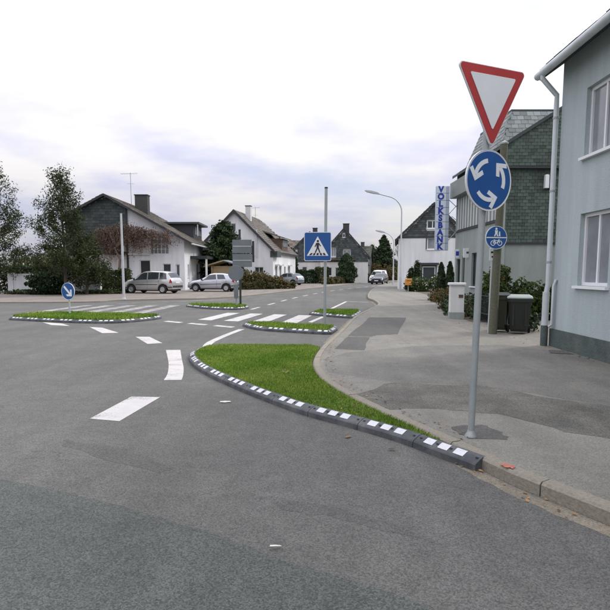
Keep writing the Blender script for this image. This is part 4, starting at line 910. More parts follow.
dp = MB().tube([(-.4, -.0, ZE - .22), (-.4, -.0, ZE - .32), (-.10, .02, ZE - .62), (-.10, .02, ZE - .9), (-.10, .02, 1.25), (-.12, .02, 1.12), (-.12, .02, 1.08)], .05, 14).build('downpipe', 'zinc', h.o, True)
MB().tube([(-.13, .02, 1.1), (-.13, .02, .42)], .066, 14).build('standpipe', 'zinc', dp, True)
MB().tube([(-.13, .02, .419), (-.13, .02, -.02)], .072, 14).build('standpipe_foot', 'plinth', dp, True)
MB().tube([(-.02, -.16, 1.35), (-.06, -.14, 1.22), (-.06, -.14, .45), (-.1, -.1, .4)], .028, 10).build('side_pipe', 'zinc', h.o, True)
for z in (1.7, 3.1, 4.5): MB().lathe([(.052, z - .018), (.058, z - .018), (.058, z + .018), (.052, z + .018)], 14, 'z', Matrix.Translation((-.10, .02, 0)), True).build('pipe_clip', 'galv', dp)
struct('drain_cover', MB().xy(wob([(4.55, 9.9), (4.92, 9.75), (4.95, 10.25), (4.7, 10.3)], .02), .109), 'walk_dark')

# ------------------------------------------------------------------ vertical bank sign
vb = thing('bank_sign', 'tall vertical lightbox sign spelling VOLKSBANK in blue on white panels', 'sign', (6.05, 25.3, 2.6))
letters = 'VOLKSBANK'; HT = 2.92 / 9
MB().box(-.012, .592, .035, .20, 0, 2.92).build('sign_body', 'panel_grey', vb)
def text_mesh(ch, size, bold=.012):
    c = bpy.data.curves.new('letter', 'FONT'); c.body = ch; c.size = size; c.align_x = 'CENTER'; c.align_y = 'CENTER'; c.extrude = .004; c.offset = bold; c.resolution_u = 4
    o = bpy.data.objects.new('tmp', c); COL.objects.link(o); bpy.context.view_layer.update()
    me = bpy.data.meshes.new_from_object(o.evaluated_get(bpy.context.evaluated_depsgraph_get())); bpy.data.objects.remove(o); bpy.data.curves.remove(c)
    return me
for i, ch in enumerate(letters):
    z1 = 2.92 - i * HT; z0 = z1 - HT
    pan = MB().cbox(0, .44, 0, .034, z0 + .012, z1 - .012, .006).build('sign_panel', 'panel_white', vb)
    me = text_mesh(ch, .36, .02); me.materials.append(MAT['letter_blue'])
    me.transform(Matrix.Translation((.19, -.006, (z0 + z1) / 2)) @ Matrix.Rotation(PI / 2, 4, 'X'))
    link('letter', me, pan)
    MB().cbox(.448, .585, .0, .034, z0 + .012, z1 - .012, .006).build('side_panel', 'panel_grey', vb)
for z, zz in ((2.35, 1.9), (1.15, 1.7)):
    MB().tube([(.55, .12, z), (1.12, .3, z - .45)], .018, 6).build('strut', 'galv_pale', vb); MB().tube([(.55, .12, z - .75), (1.12, .3, z - .15)], .018, 6).build('strut', 'galv_pale', vb)

# small plates on the wall and on a thin post
pl = thing('wall_plate', 'small white box sign with dark blue square on bank wall', 'sign', (7.0, 25.2, 2.25))
MB().cbox(-.1, .28, -.05, .02, 0, .4, .01).build('plate_body', 'sign_white', pl); MB().box(-.04, .18, -.056, -.051, .1, .3).build('mark', 'letter_blue', pl)
pl = thing('wall_plate', 'small white box sign with little dark mark beside the blue square plate', 'sign', (7.02, 23.7, 2.2))
MB().cbox(-.14, .22, -.05, .02, .02, .42, .01).build('plate_body', 'sign_white', pl); MB().box(-.02, .12, -.056, -.051, .2, .28).build('mark', 'wood_brown', pl)
pl = thing('hydrant_sign', 'thin grey post with small white marker plate beside the wooden pole', 'sign', (4.56, 13.35, .1))
post(pl, [(0, 0, -.02), (.03, 0, 2.1)], .024, 'galv_pale', n=10)
MB().cbox(-.06, .13, -.04, -.028, 1.78, 2.08, .006).build('plate', 'sign_white', pl); MB().box(-.02, .09, -.0445, -.0405, 1.96, 2.0).build('mark', 'sign_black', pl); MB().box(0, .08, -.0445, -.0405, 1.85, 1.89).build('mark', 'sign_black', pl)

# wooden utility pole and the shared path disc
up = thing('wooden_pole', 'thick weathered greenish wooden pole standing beside the bins', 'pole', (4.58, 13.1, .1))
MB().tube([(0, 0, -.05), (.03, 0, 1.5), (.07, 0, 3.1), (.11, 0, 4.5)], [.1, .095, .09, .085], 16).build('shaft', 'pole_wood', up, True)
MB().lathe([(.092, 4.49), (.092, 4.53), (.02, 4.57)], 14, 'z', Matrix.Translation((.11, 0, 0))).build('pole_cap', 'galv', up)
sp = thing('shared_path_sign', 'round blue pedestrian and cycle path sign on the wooden pole', 'road sign', (4.47, 12.98, 2.27))
M = T(.06, -.03, .14, R(10)); disc_panel(sp, .275, M)
MB_ = MB().box(-.255, .255, -.0115, -.0082, -.012, .012); sub(MB_, 'divider', 'sign_white', sp, M)
mb = MB(); y0, y1 = -.0115, -.0082
mb.disc(-.01, .205, .028, y0, y1, 12); mb.xz([(-.045, .17), (.03, .17), (.022, .09), (-.035, .09)], y0 - .0004, y1); mb.stroke((-.02, .1), (-.05, .03), .03, y0 - .0008, y1); mb.stroke((.005, .1), (.025, .03), .03, y0 - .0012, y1)
mb.disc(.075, .125, .018, y0, y1, 10); mb.xz([(.055, .105), (.095, .105), (.092, .06), (.058, .06)], y0 - .0004, y1); mb.stroke((.066, .065), (.06, .03), .018, y0 - .0008, y1); mb.stroke((.084, .065), (.09, .03), .018, y0 - .0012, y1)
sub(mb, 'pedestrians', 'sign_white', sp, M)
mb = MB(); mb.ring(-.085, -.13, .046, .062, y0, y1, 18); mb.ring(.09, -.13, .046, .062, y0, y1, 18)
for a, b in (((-.085, -.13), (-.045, -.07)), ((-.045, -.07), (.06, -.07)), ((-.05, -.075), (0, -.135)), ((0, -.135), (.06, -.07)), ((.06, -.055), (.09, -.13)), ((-.085, -.13), (0, -.135)), ((.05, -.05), (.085, -.045)), ((-.07, -.055), (-.03, -.055))):
    mb.stroke(a, b, .014, y0 - .0004, y1)
sub(mb, 'bicycle', 'sign_white', sp, M)
MB().box(.0, .24, .005, .04, .1, .14).build('clamp', 'galv', sp)

# ------------------------------------------------------------------ bins, pillar, box on a post, railing
def wheelie(label, loc, rz, m, lid, w_=.58, d_=.6, hh=1.0):
    o = thing('wheeled_bin', label, 'bin', loc, rz, 'bins beside the wooden pole')
    mb = MB(); rings = []
    for z, i, c in ((.06, .07, .03), (.12, .055, .05), (hh - .08, .0, .06), (hh - .078, -.025, .06), (hh, -.025, .06)):
        x, y = w_ / 2 - i, d_ / 2 - i
        rings.append([(-x + c, -y, z), (x - c, -y, z), (x, -y + c, z), (x, y - c, z), (x - c, y, z), (-x + c, y, z), (-x, y - c, z), (-x, -y + c, z)])
    fs = [tuple(range(7, -1, -1)), tuple(range(32, 40))] + [(k * 8 + i, k * 8 + (i + 1) % 8, k * 8 + 8 + (i + 1) % 8, k * 8 + 8 + i) for k in range(4) for i in range(8)]
    mb.add(sum(rings, []), fs).build('bin_body', m, o)
    for k in (-.14, .14): MB().cbox(k - .03, k + .03, -d_ / 2 + .0, -d_ / 2 + .06, .2, hh - .1, .01).build('rib', m, o)
    mb = MB(); x, y = w_ / 2 + .03, d_ / 2 + .03
    mb.add([(-x, -y, hh + .004), (x, -y, hh + .004), (x, y, hh + .004), (-x, y, hh + .004), (-x, -y, hh + .03), (x, -y, hh + .03), (x, y, hh + .05), (-x, y, hh + .05), (-x * .75, -y * .7, hh + .075), (x * .75, -y * .7, hh + .075), (x * .75, y * .8, hh + .09), (-x * .75, y * .8, hh + .09)],
           [(3, 2, 1, 0), (0, 1, 5, 4), (1, 2, 6, 5), (2, 3, 7, 6), (3, 0, 4, 7), (4, 5, 9, 8), (5, 6, 10, 9), (6, 7, 11, 10), (7, 4, 8, 11), (8, 9, 10, 11)]).build('lid', lid, o)
    MB().tube([(-w_ / 2 + .05, d_ / 2 + .07, hh - .03), (w_ / 2 - .05, d_ / 2 + .07, hh - .03)], .016, 8).build('handle', m, o)
    for sx in (-1, 1):
        MB().lathe([(.05, -.02), (.1, -.025), (.1, .025), (.05, .02)], 18, 'y', Matrix.Translation((sx * (w_ / 2 - .02), d_ / 2 - .02, .1)) @ Matrix.Rotation(PI / 2, 4, 'Z')).build('wheel', 'tyre', o)
wheelie('dark bin with grey lid nearest the downpipe', (5.25, 13.2, .1), R(-20), 'bin', 'bin_lid', .52, .5, .86)
wheelie('olive bin with dark lid next to the wooden pole', (4.9, 13.6, .1), R(-16), 'bin_olive', 'bin', .46, .48, .9)
gp = thing('gate_pillar', 'white square gate pillar with projecting cap beside the shrubs', 'pillar', (4.9, 17.55, .1), R(-8))
MB().cbox(-.2, .24, -.2, .2, -.05, 1.08, .015).build('shaft', 'concrete_white', gp); MB().cbox(-.245, .285, -.245, .245, 1.082, 1.16, .02).build('cap', 'concrete_white', gp); MB().cbox(-.22, .26, -.22, .22, -.05, .22, .015).build('foot', 'plaster_green', gp)
MB().cbox(.06, .2, -.215, -.203, .68, .78, .004).build('letter_slot', 'wood_brown', gp)
# iron railing between the pillar and the bins
rl = thing('garden_railing', 'low dark iron railing between the white pillar and the bins', 'railing', (5.35, 14.1, .1))
for z in (.25, .78): MB().box(-.02, .02, 0, 2.6, z, z + .03).build('rail', 'dark_metal', rl)
for k in range(19): MB().box(-.009, .009, .06 + k * .137, .078 + k * .137, .02, .9).build('bar', 'dark_metal', rl)
for y in (0, 2.56): MB().box(-.03, .03, y, y + .06, -.02, .98).build('post', 'dark_metal', rl)
ob = thing('post_box', 'small orange box on a thin post by the lamp', 'box', (7.95, 41.6, .1))
MB().tube([(0, .1, -.02), (0, .1, .95)], .035, 8).build('post', 'galv_pale', ob); MB().cbox(-.26, .26, -.14, .08, .5, 1.0, .03).build('box_body', 'orange', ob); MB().box(-.18, .18, -.148, -.142, .82, .86).build('slot', 'sign_black', ob)
# low white wall by the left house
lw = thing('garden_wall', 'low white garden wall left of the clipped hedge', 'wall', (-21.0, 38.4, .05), R(2))
MB().box(0, 6.4, 0, .22, -.05, 1.35).build('wall_body', 'plaster', lw); MB().box(-.04, 6.44, -.04, .26, 1.353, 1.43).build('coping', 'concrete_white', lw)
for x in (0.0, 6.1): MB().box(x - .03, x + .33, -.06, .28, -.05, 1.5).build('pier', 'plaster', lw)
# wooden shelter in front of the white house
ws = thing('wooden_shelter', 'small wooden shelter with shallow gable roof by the bushy conifer', 'shelter', (-7.4, 50.0, .05), R(-8))
for x, y in ((-1.2, 0), (1.2, 0), (-1.2, 1.8), (1.2, 1.8)): MB().box(x - .06, x + .06, y - .06, y + .06, 0, 2.1).build('post', 'wood_tan', ws)
MB().box(-1.3, 1.3, .1, .16, 1.3, 2.1).build('gable_board', 'wood_tan', ws)
for sx in (-1, 1): MB().add([(0, -.4, 2.65), (sx * 1.9, -.4, 2.1), (sx * 1.9, 2.2, 2.1), (0, 2.2, 2.65), (0, -.4, 2.55), (sx * 1.9, -.4, 2.0), (sx * 1.9, 2.2, 2.0), (0, 2.2, 2.55)], [(0, 1, 2, 3), (7, 6, 5, 4), (0, 4, 5, 1), (2, 6, 7, 3), (1, 5, 6, 2), (0, 3, 7, 4)]).build('roof_slope', 'wood_tan' if sx < 0 else 'slate_pale', ws)
# litter and marks on the road
def scrap(label, x, y, w_, d_, a, m, z=.006):
    mb = MB(); c, s_ = math.cos(a), math.sin(a); P = [(-w_, -d_ * .6), (-.2 * w_, -d_), (w_, -.3 * d_), (.8 * w_, d_), (-.3 * w_, .7 * d_), (-.9 * w_, .5 * d_)]
    n = len(P); mb.add([(u * c - v * s_, u * s_ + v * c, .004 + random.uniform(0, .012)) for u, v in P] + [(0, 0, .018)], [(i, (i + 1) % n, n) for i in range(n)])
    o = mb.build('litter', m, None, loc=(x, y, z)); tag(o, label, 'litter', 'litter on the road')
scrap('pale torn scrap of paper lying left of the large verge kerb', -.98, 6.52, .07, .025, .2, 'litter')
scrap('small dry brown leaf on asphalt below the long rubber kerb', .42, 5.1, .04, .02, .6, 'leaf_dead')
scrap('dark curled leaf on asphalt near the kerb end', .78, 4.72, .035, .016, -.3, 'wood_brown')
scrap('white paper scrap at the bottom edge of the road', -.17, 2.98, .035, .012, .1, 'litter', .01)
struct('paint_mark', MB().xy(wob([(1.52, 4.07), (1.54, 4.0), (1.59, 3.975), (1.625, 4.02), (1.58, 4.08)], .012, 4), .1135), 'red_spray')

# ------------------------------------------------------------------ vegetation
def leafquad(V, F, p, size, rnd, nrm=None, asp=1.6):
    d = Vector((rnd.gauss(0, 1), rnd.gauss(0, 1), rnd.gauss(0, 1)))
    if nrm is not None: d = d * .6 + nrm
    d.normalize(); a = d.cross(Vector((rnd.gauss(0, 1), rnd.gauss(0, 1), rnd.gauss(0, 1))))
    if a.length < 1e-3: return
    a.normalize(); b = d.cross(a); s_ = size * rnd.uniform(.6, 1.4); o = len(V)
    V += [tuple(p - a * s_ * asp * .5), tuple(p + b * s_ * .5), tuple(p + a * s_ * asp * .5), tuple(p - b * s_ * .5)]; F.append((o, o + 1, o + 2, o + 3))
def rawobj(name, V, F, m, parent): mb = MB(); mb.v = V; mb.f = F; return mb.build(name, m, parent, raw=True)
def lump(d, k, ph): return 1 + .22 * math.sin(k * d.x * 3 + ph) * math.sin(k * d.y * 3 + ph * 1.7) + .14 * math.sin(k * d.z * 5 + ph * .6 + d.x * 4)
def bush(name, label, cat, loc, blobs, n, size, m, seed, group=None, stems=5, m2=None, frac2=.0):
    """blobs: (cx,cy,cz,rx,ry,rz) ellipsoids; leaves mostly near the surface, thinning into clumps"""
    rnd = random.Random(seed); o = thing(name, label, cat, loc, 0, group); V = []; F = []; V2 = []; F2 = []
    tot = sum(b[3] * b[4] + b[4] * b[5] for b in blobs)
    for i, (cx, cy, cz, rx, ry, rz) in enumerate(blobs):
        k = int(n * (rx * ry + ry * rz) / tot)
        for _ in range(k):
            d = Vector((rnd.gauss(0, 1), rnd.gauss(0, 1), rnd.gauss(0, 1))).normalized(); r = (1 - abs(rnd.gauss(0, .22))) * lump(d, 2.2, seed + i)
            if r < .2: continue
            p = Vector((cx + d.x * rx * r, cy + d.y * ry * r, cz + d.z * rz * r))
            if p.z < .02: p.z = rnd.uniform(.02, .12)
            if rnd.random() < frac2: leafquad(V2, F2, p, size, rnd, d * .6)
            else: leafquad(V, F, p, size, rnd, d * .6)
    rawobj('foliage', V, F, m, o)
    if F2: rawobj('dry_leaves', V2, F2, m2, o)
    mb = MB()
    for i in range(stems):
        b = blobs[i % len(blobs)]; a = rnd.uniform(0, 6.28); q = Vector((b[0] + math.cos(a) * b[3] * .5, b[1] + math.sin(a) * b[4] * .5, b[2] + b[5] * .6))
        s0 = Vector((b[0] * .8, b[1] * .8, 0)); mb.tube([s0, s0.lerp(q, .5) + Vector((rnd.uniform(-.08, .08), rnd.uniform(-.08, .08), .05)), q], [.04, .03, .01], 5)
    mb.build('stems', 'bark', o); return o
def conifer(name, label, loc, hgt, rad, n, size, m, seed, power=.9, base=.04, group=None, droop=.35, cat='tree'):
    rnd = random.Random(seed); o = thing(name, label, cat, loc, 0, group); V = []; F = []
    nb = int(26 + hgt * 7); per = n // nb; mb = MB()
    mb.tube([(0, 0, -.05), (.03, 0, hgt * .5), (0, 0, hgt * .97)], [hgt * .02 + .03, hgt * .012 + .02, .01], 8)
    for b in range(nb):
        t = base + (1 - base) * (b + rnd.random()) / nb; a = b * 2.399 + rnd.uniform(-.3, .3)
        L_ = rad * (1 - t) ** power * rnd.uniform(.78, 1.15) + .05; z0 = hgt * t
        up_ = rnd.uniform(.1, .55)
        e = Vector((math.cos(a) * L_, math.sin(a) * L_, z0 + L_ * (up_ - droop))); s0 = Vector((0, 0, z0))
        mb.tube([s0, s0.lerp(e, .55) + Vector((0, 0, .05)), e], [.03, .02, .006], 4, False)
        for k in range(per):
            f = rnd.uniform(.25, 1.06); p = s0.lerp(e, f); w_ = .16 * L_ * (1.15 - f * .7) + .07
            p += Vector((rnd.gauss(0, w_), rnd.gauss(0, w_), rnd.gauss(0, w_ * .7 + .04)))
            if p.z < .03: continue
            leafquad(V, F, p, size, rnd, Vector((math.cos(a) * .5, math.sin(a) * .5, .4)), 2.4)
    mb.build('trunk', 'bark', o); rawobj('crown', V, F, m, o); return o
def column_tree(name, label, loc, hgt, rad, n, size, m, seed, group=None):
    rnd = random.Random(seed); o = thing(name, label, 'tree', loc, 0, group); V = []; F = []
    for _ in range(n):
        t = rnd.random() ** .9; a = rnd.uniform(0, 6.283); prof = min(1, (1 - t) ** .5 * 1.25) * (.75 + .25 * min(1, t * 6))
        r = rad * prof * (1 - abs(rnd.gauss(0, .2))) * (1 + .14 * math.sin(3 * a + t * 9 + seed) + .1 * math.sin(t * 31 + a * 2)); p = Vector((math.cos(a) * r, math.sin(a) * r, .05 + t * hgt))
        leafquad(V, F, p, size, rnd, Vector((math.cos(a), math.sin(a), .5)), 2.2)
    MB().tube([(0, 0, -.05), (0, 0, hgt * .9)], [.06, .01], 6).build('trunk', 'bark', o); rawobj('crown', V, F, m, o); return o
def hedge(label, loc, rz, lx, ly, hz, n, size, m, seed, m2=None, frac2=0, cat='hedge'):
    rnd = random.Random(seed); o = thing('hedge', label, cat, loc, rz); V = []; F = []; V2 = []; F2 = []
    for _ in range(n):
        f = rnd.choices((0, 1, 2, 3, 4), (lx * hz, lx * hz * .4, ly * hz, ly * hz, lx * ly))[0]; x, y, z = rnd.uniform(0, lx), rnd.uniform(0, ly), rnd.uniform(.03, hz); g = abs(rnd.gauss(0, .1))
        w_ = .1 * math.sin(x * 3.1 + z * 2) + .07 * math.sin(x * 7 + z * 5 + seed)
        nr = Vector((0, 0, 1))
        if f == 0: y = g + w_ * .6; nr = Vector((0, -1, .3))
        elif f == 1: y = ly - g
        elif f == 2: x = g + w_; nr = Vector((-1, 0, .3))
        elif f == 3: x = lx - g + w_; nr = Vector((1, 0, .3))
        else: z = hz - g * .8 + w_
        if rnd.random() < frac2: leafquad(V2, F2, Vector((x, y, z)), size, rnd, nr)
        else: leafquad(V, F, Vector((x, y, z)), size, rnd, nr)
    rawobj('foliage', V, F, m, o)
    if F2: rawobj('dry_leaves', V2, F2, m2, o)
    mb = MB()
    for k in range(int(lx * 5)):
        x = rnd.uniform(.1, lx - .1); y = rnd.uniform(.1, ly - .1); mb.tube([(x, y, -.03), (x + rnd.uniform(-.15, .15), y, hz * .5), (x + rnd.uniform(-.3, .3), y + rnd.uniform(-.1, .1), hz * .9)], [.03, .02, .008], 4, False)
    mb.build('stems', 'bark', o); return o
def airy_tree(label, loc, hgt, seed, n=5200, lowwide=2.6):
    """tall thin tree: bare-ish top with sky between the clumps, fuller skirt"""
    rnd = random.Random(seed); o = thing('pine_tree', label, 'tree', loc); mb = MB(); V = []; F = []
    mb.tube([(0, 0, -.05), (.06, 0, hgt * .35), (-.04, 0, hgt * .7), (0, 0, hgt)], [.105, .085, .05, .012], 9)
    nb = 58
    for b in range(nb):
        t = .14 + .84 * (b + rnd.random()) / nb; a = b * 2.4 + rnd.uniform(-.4, .4); L_ = (lowwide * (1 - t) ** .8 + .35) * rnd.uniform(.6, 1.1)
        s0 = Vector((0, 0, hgt * t)); e = s0 + Vector((math.cos(a) * L_, math.sin(a) * L_, L_ * rnd.uniform(.25, .75))); md = s0.lerp(e, .5) - Vector((0, 0, .12 * L_))
        mb.tube([s0, md, e], [.045 * (1.1 - t) + .008, .02, .006], 5, False)
        dens = int(n / nb * (1.7 - 1.5 * t) * rnd.uniform(.5, 1.4))
        cl = [md.lerp(e, rnd.uniform(-.2, 1.0)) + Vector((rnd.gauss(0, .12), rnd.gauss(0, .12), rnd.gauss(0, .1))) for _ in range(6)] + [e]
        for _ in range(dens):
            c = rnd.choice(cl); leafquad(V, F, c + Vector((rnd.gauss(0, .16), rnd.gauss(0, .16), rnd.gauss(0, .17))), .056, rnd, None, 2.8)
    mb.build('trunk', 'bark', o, True); rawobj('crown', V, F, 'leaf_pine', o); return o
def bare_tree(label, loc, hgt, seed, spread=.5, group=None):
    rnd = random.Random(seed); o = thing('bare_tree', label, 'tree', loc, 0, group); mt = MB(); mbr = MB()
    def grow(p, d, L_, r, lev, mb):
        pts = [p]; q = p
        for k in range(3):
            d = (d + Vector((rnd.gauss(0, .13), rnd.gauss(0, .13), rnd.gauss(0, .05) + .03))).normalized(); q = q + d * L_ / 3; pts.append(q)
        mb.tube(pts, [r, r * .85, r * .7, r * .55], 6 if lev < 2 else 4, False)
        if lev < 5:
            for k in range(3 if lev else 4):
                a = Vector((rnd.gauss(0, 1), rnd.gauss(0, 1), rnd.gauss(0, .5))).normalized(); grow(pts[rnd.choice((2, 3, 3))], (d + a * spread * rnd.uniform(.7, 1.3)).normalized(), L_ * rnd.uniform(.62, .8), r * .55, lev + 1, mbr)
    grow(Vector((0, 0, -.05)), Vector((0, 0, 1)), hgt * .3, hgt * .018, 0, mt)
    mt.build('trunk', 'bark', o, True); mbr.build('crown', 'bark', o, raw=True); return o

airy_tree('tall airy pine at far left in front of the slate gable', (-15.75, 35.6, .05), 8.1, 3, 20000, 2.0)
airy_tree('smaller dark pine between tall airy pine and hedge', (-15.0, 37.2, .05), 4.0, 9, 13000, 1.6)
airy_tree('leftmost tall pine beyond the garden wall', (-21.5, 38.0, .05), 9.0, 21, 18000, 2.7)
bush('garden_shrub', 'dark shrub at the foot of the airy pine', 'shrub', (-17.6, 36.9, .05), [(0, 0, .8, 1.4, .8, .8)], 2600, .12, 'leaf_dark', 31, stems=6)
hedge('clipped dark hedge in front of the slate house', (-15.0, 39.6, .05), R(2), 1.95, 1.3, 1.68, 5200, .1, 'leaf_hedge', 41)
hedge('low hedge running left behind the garden wall', (-27, 40.5, .05), 0, 8.5, 1.2, 1.9, 6000, .13, 'leaf_dark', 43)
bush('ground_shrub', 'low dark planting along foot of the white garden wall', 'shrub', (-17.3, 37.6, .05), [(-2.2, 0, .1, 1.4, .4, .25), (.2, 0, .1, 1.5, .4, .3), (2.8, .6, .1, 1.5, .5, .22)], 2600, .1, 'leaf_hedge', 44, stems=3)
# brown vine sprawling over the left facade
rnd = random.Random(77); vn = thing('climbing_vine', 'leafless brown vine hanging over the white front of the left house', 'vine', (-20.1, 45.5, .05))
mb = MB(); V = []; F = []
root_pts = [Vector((4.7, -.3, 0)), Vector((4.6, -.35, 1.2)), Vector((4.75, -.3, 2.6)), Vector((4.3, -.3, 3.6))]
mb.tube(root_pts, [.14, .12, .1, .07], 7)
for b in range(300):
    x = rnd.uniform(2.6, 7.0) if b % 6 else rnd.uniform(7.0, 9.0); z = 5.2 - abs(x - 5.2) * .17 + rnd.gauss(0, .2); p = Vector((x, rnd.uniform(-.5, .1), z)); pts = [p]; L_ = rnd.uniform(.6, 2.2) * (.75 if x > 6.8 else 1) * (1.2 if x < 5.2 else .9)
    vx = rnd.uniform(-.16, .16)
    for k in range(5): p = p + Vector((vx + rnd.gauss(0, .07), rnd.gauss(0, .05), -L_ / 5)); p.y = min(max(p.y, -.6), .3); pts.append(p)
    mb.tube(pts, [.016, .014, .012, .01, .008, .005], 4, False)
    for k in range(20): q = rnd.choice(pts) + Vector((rnd.gauss(0, .12), rnd.gauss(0, .1), rnd.gauss(0, .14))); leafquad(V, F, q, .065, rnd, None, 2.2)
for b in range(14):
    x0_ = 4.5; z0_ = 3.6; x1_ = rnd.uniform(2.2, 8.9); pts = [Vector((x0_, -.3, z0_)), Vector((x0_ + (x1_ - x0_) * .3, -.35, 4.7 + rnd.gauss(0, .15))), Vector((x0_ + (x1_ - x0_) * .7, -.3, 5.05 + rnd.gauss(0, .12))), Vector((x1_, -.3, 4.7 + rnd.gauss(0, .15)))]
    mb.tube(pts, [.05, .035, .025, .012], 5, False)
mb.build('stems', 'bark_brown', vn, raw=True); rawobj('dry_leaves', V, F, 'leaf_brown', vn)

conifer('conifer', 'broad dark green conifer in front of the white gabled house', (-7.95, 53.5, .05), 6.3, 2.6, 14000, .13, 'leaf_conifer', 51, .55, .02, droop=.1)
bush('mixed_shrub', 'olive and rust coloured shrubs beside the wooden shelter', 'shrub', (-4.6, 49.0, .05), [(-1.0, 0, .8, 1.2, .8, .95), (.6, .2, .7, 1.1, .8, .9), (1.9, .8, .5, 1.0, .8, .7)], 6500, .11, 'leaf_olive', 53, stems=8, m2='leaf_rust', frac2=.3)
hedge('low rusty hedge along the left kerb beside the blue grey car', (-5.6, 46.6, .05), R(38), 6.0, .8, .62, 3600, .1, 'leaf_hedge', 55, 'leaf_rust', .3)
conifer('conifer', 'small dark conifer left of the slate houses', (-1.6, 74.5, .05), 4.4, 1.1, 3600, .14, 'leaf_conifer', 57)
hedge('square dark hedge below the crossing sign left side', (-.6, 72.2, .05), R(4), 1.9, 1.2, 1.75, 2800, .13, 'leaf_dark', 59)
hedge('clipped green hedge below the crossing sign', (1.5, 72.6, .05), R(4), 1.7, 1.2, 2.1, 2800, .13, 'leaf_hedge', 60)
column_tree('conifer', 'rounded dark conifer right of the crossing sign pole', (5.7, 74.5, .05), 4.0, 1.35, 4800, .15, 'leaf_conifer', 61)
hedge('low brown hedge along the far left kerb', (2.9, 67.5, .05), R(66), 10, .9, .75, 4200, .14, 'leaf_hedge', 63, 'leaf_rust', .4)
bush('garden_shrub', 'yellowish shrub before the low white house', 'shrub', (7.2, 82.5, .05), [(0, 0, .7, 1.3, .8, .9), (2.2, .4, .6, 1.0, .8, .7)], 2600, .15, 'leaf_olive', 64)
conifer('conifer', 'tall dark pointed conifer left of the white house', (14.9, 103, .05), 8.3, 3.2, 15000, .16, 'leaf_conifer', 65, .75)
conifer('conifer', 'shorter conifer beside the tall pointed one', (12.9, 105, .05), 6.6, 2.6, 9000, .16, 'leaf_mid', 66, .7)
bush('mixed_shrub', 'brown autumn shrubs at the far bend of the road', 'shrub', (10.8, 98, .05), [(-1, 0, 1.2, 1.9, 1.2, 1.3), (1.6, 0, 1.4, 1.8, 1.2, 1.6), (4.2, 1, 1.2, 2.0, 1.2, 1.4)], 5200, .17, 'leaf_olive', 67, m2='leaf_rust', frac2=.5)
bush('mixed_shrub', 'dense shrubs closing the view behind the white van', 'shrub', (16.0, 106, .05), [(-1, 0, 1.5, 2.2, 1.2, 1.7), (2, 0, 1.6, 2.4, 1.4, 1.9), (5.5, 0, 1.5, 2.4, 1.4, 1.8)], 5200, .18, 'leaf_dark', 68, m2='leaf_rust', frac2=.15)
# garden of the white house on the right
struct('garden_bed', MB().xy(wob([(7.5, 30.5), (8.3, 38.5), (8.6, 44), (14, 46), (14, 31)], .06), .106), 'bed')
struct('garden_bed', MB().xy(wob([(5.05, 16.2), (5.1, 19.5), (6.0, 24.2), (6.5, 27.5), (7.08, 27.5), (7.08, 16.2)], .05), .107), 'bed')
column_tree('column_conifer', 'left one of two dark columnar conifers before the white house', (7.42, 29.6, .1), 1.95, .27, 3600, .06, 'leaf_conifer', 71, 'columnar conifers')
column_tree('column_conifer', 'right one of two dark columnar conifers before the white house', (7.85, 29.4, .1), 2.0, .27, 3600, .06, 'leaf_conifer', 72, 'columnar conifers')
conifer('dwarf_conifer', 'little dark conifer behind the orange box', (8.9, 43.0, .1), 2.2, .5, 2000, .09, 'leaf_conifer', 73, cat='tree')
conifer('dwarf_conifer', 'shorter little conifer right of the orange box', (8.5, 43.4, .1), 1.7, .4, 1500, .09, 'leaf_conifer', 74, cat='tree')
bush('garden_shrub', 'green shrubs with pale flowers under the white house window', 'shrub', (9.9, 41.5, .1), [(-1.0, 0, .5, .9, .6, .6), (.5, .3, .6, 1.0, .6, .7), (1.8, 0, .55, .9, .6, .6)], 4800, .08, 'leaf_mid', 75, m2='litter', frac2=.06)
bush('garden_shrub', 'dark low shrub around the lamp foot', 'shrub', (8.3, 42.6, .1), [(0, 0, .4, .5, .4, .5), (.6, -.6, .3, .5, .4, .4)], 1800, .08, 'leaf_dark', 76)
bush('mixed_shrub', 'low reddish shrub at foot of the columnar conifers', 'shrub', (7.25, 27.2, .1), [(-.3, 0, .2, .6, .6, .35), (.4, .3, .3, .6, .6, .45), (-.1, 1.5, .2, .55, .6, .4)], 4200, .06, 'leaf_olive', 77, m2='leaf_rust', frac2=.35)
bush('ground_ivy', 'dark ivy and leaf litter beside the white gate pillar', 'shrub', (5.75, 18.6, .1), [(-.4, 0, .12, .45, .8, .22), (.1, 1.6, .18, .6, .9, .34), (.5, 3.4, .2, .7, 1.2, .45), (.0, -1.4, .15, .5, .6, .3)], 6500, .06, 'leaf_ivy', 78, m2='leaf_rust', frac2=.18)
bush('garden_shrub', 'bushy green shrub behind the wooden pole', 'shrub', (5.75, 16.4, .1), [(0, 0, .85, .42, .4, .8), (.2, .2, 1.25, .32, .3, .45)], 4200, .065, 'leaf_mid', 79, m2='leaf_rust', frac2=.08)
bush('garden_shrub', 'spreading green shrub behind the bins against the green wall', 'shrub', (6.75, 16.8, .1), [(0, 0, .6, .75, .4, .62), (.9, .2, .5, .6, .4, .55)], 4600, .065, 'leaf_mid', 80)
bush('ground_ivy', 'low dark planting along the railing behind the hydrant post', 'shrub', (5.6, 15.0, .1), [(0, 0, .25, .3, .9, .4), (.1, -1.0, .2, .3, .6, .35)], 2400, .055, 'leaf_ivy', 82)
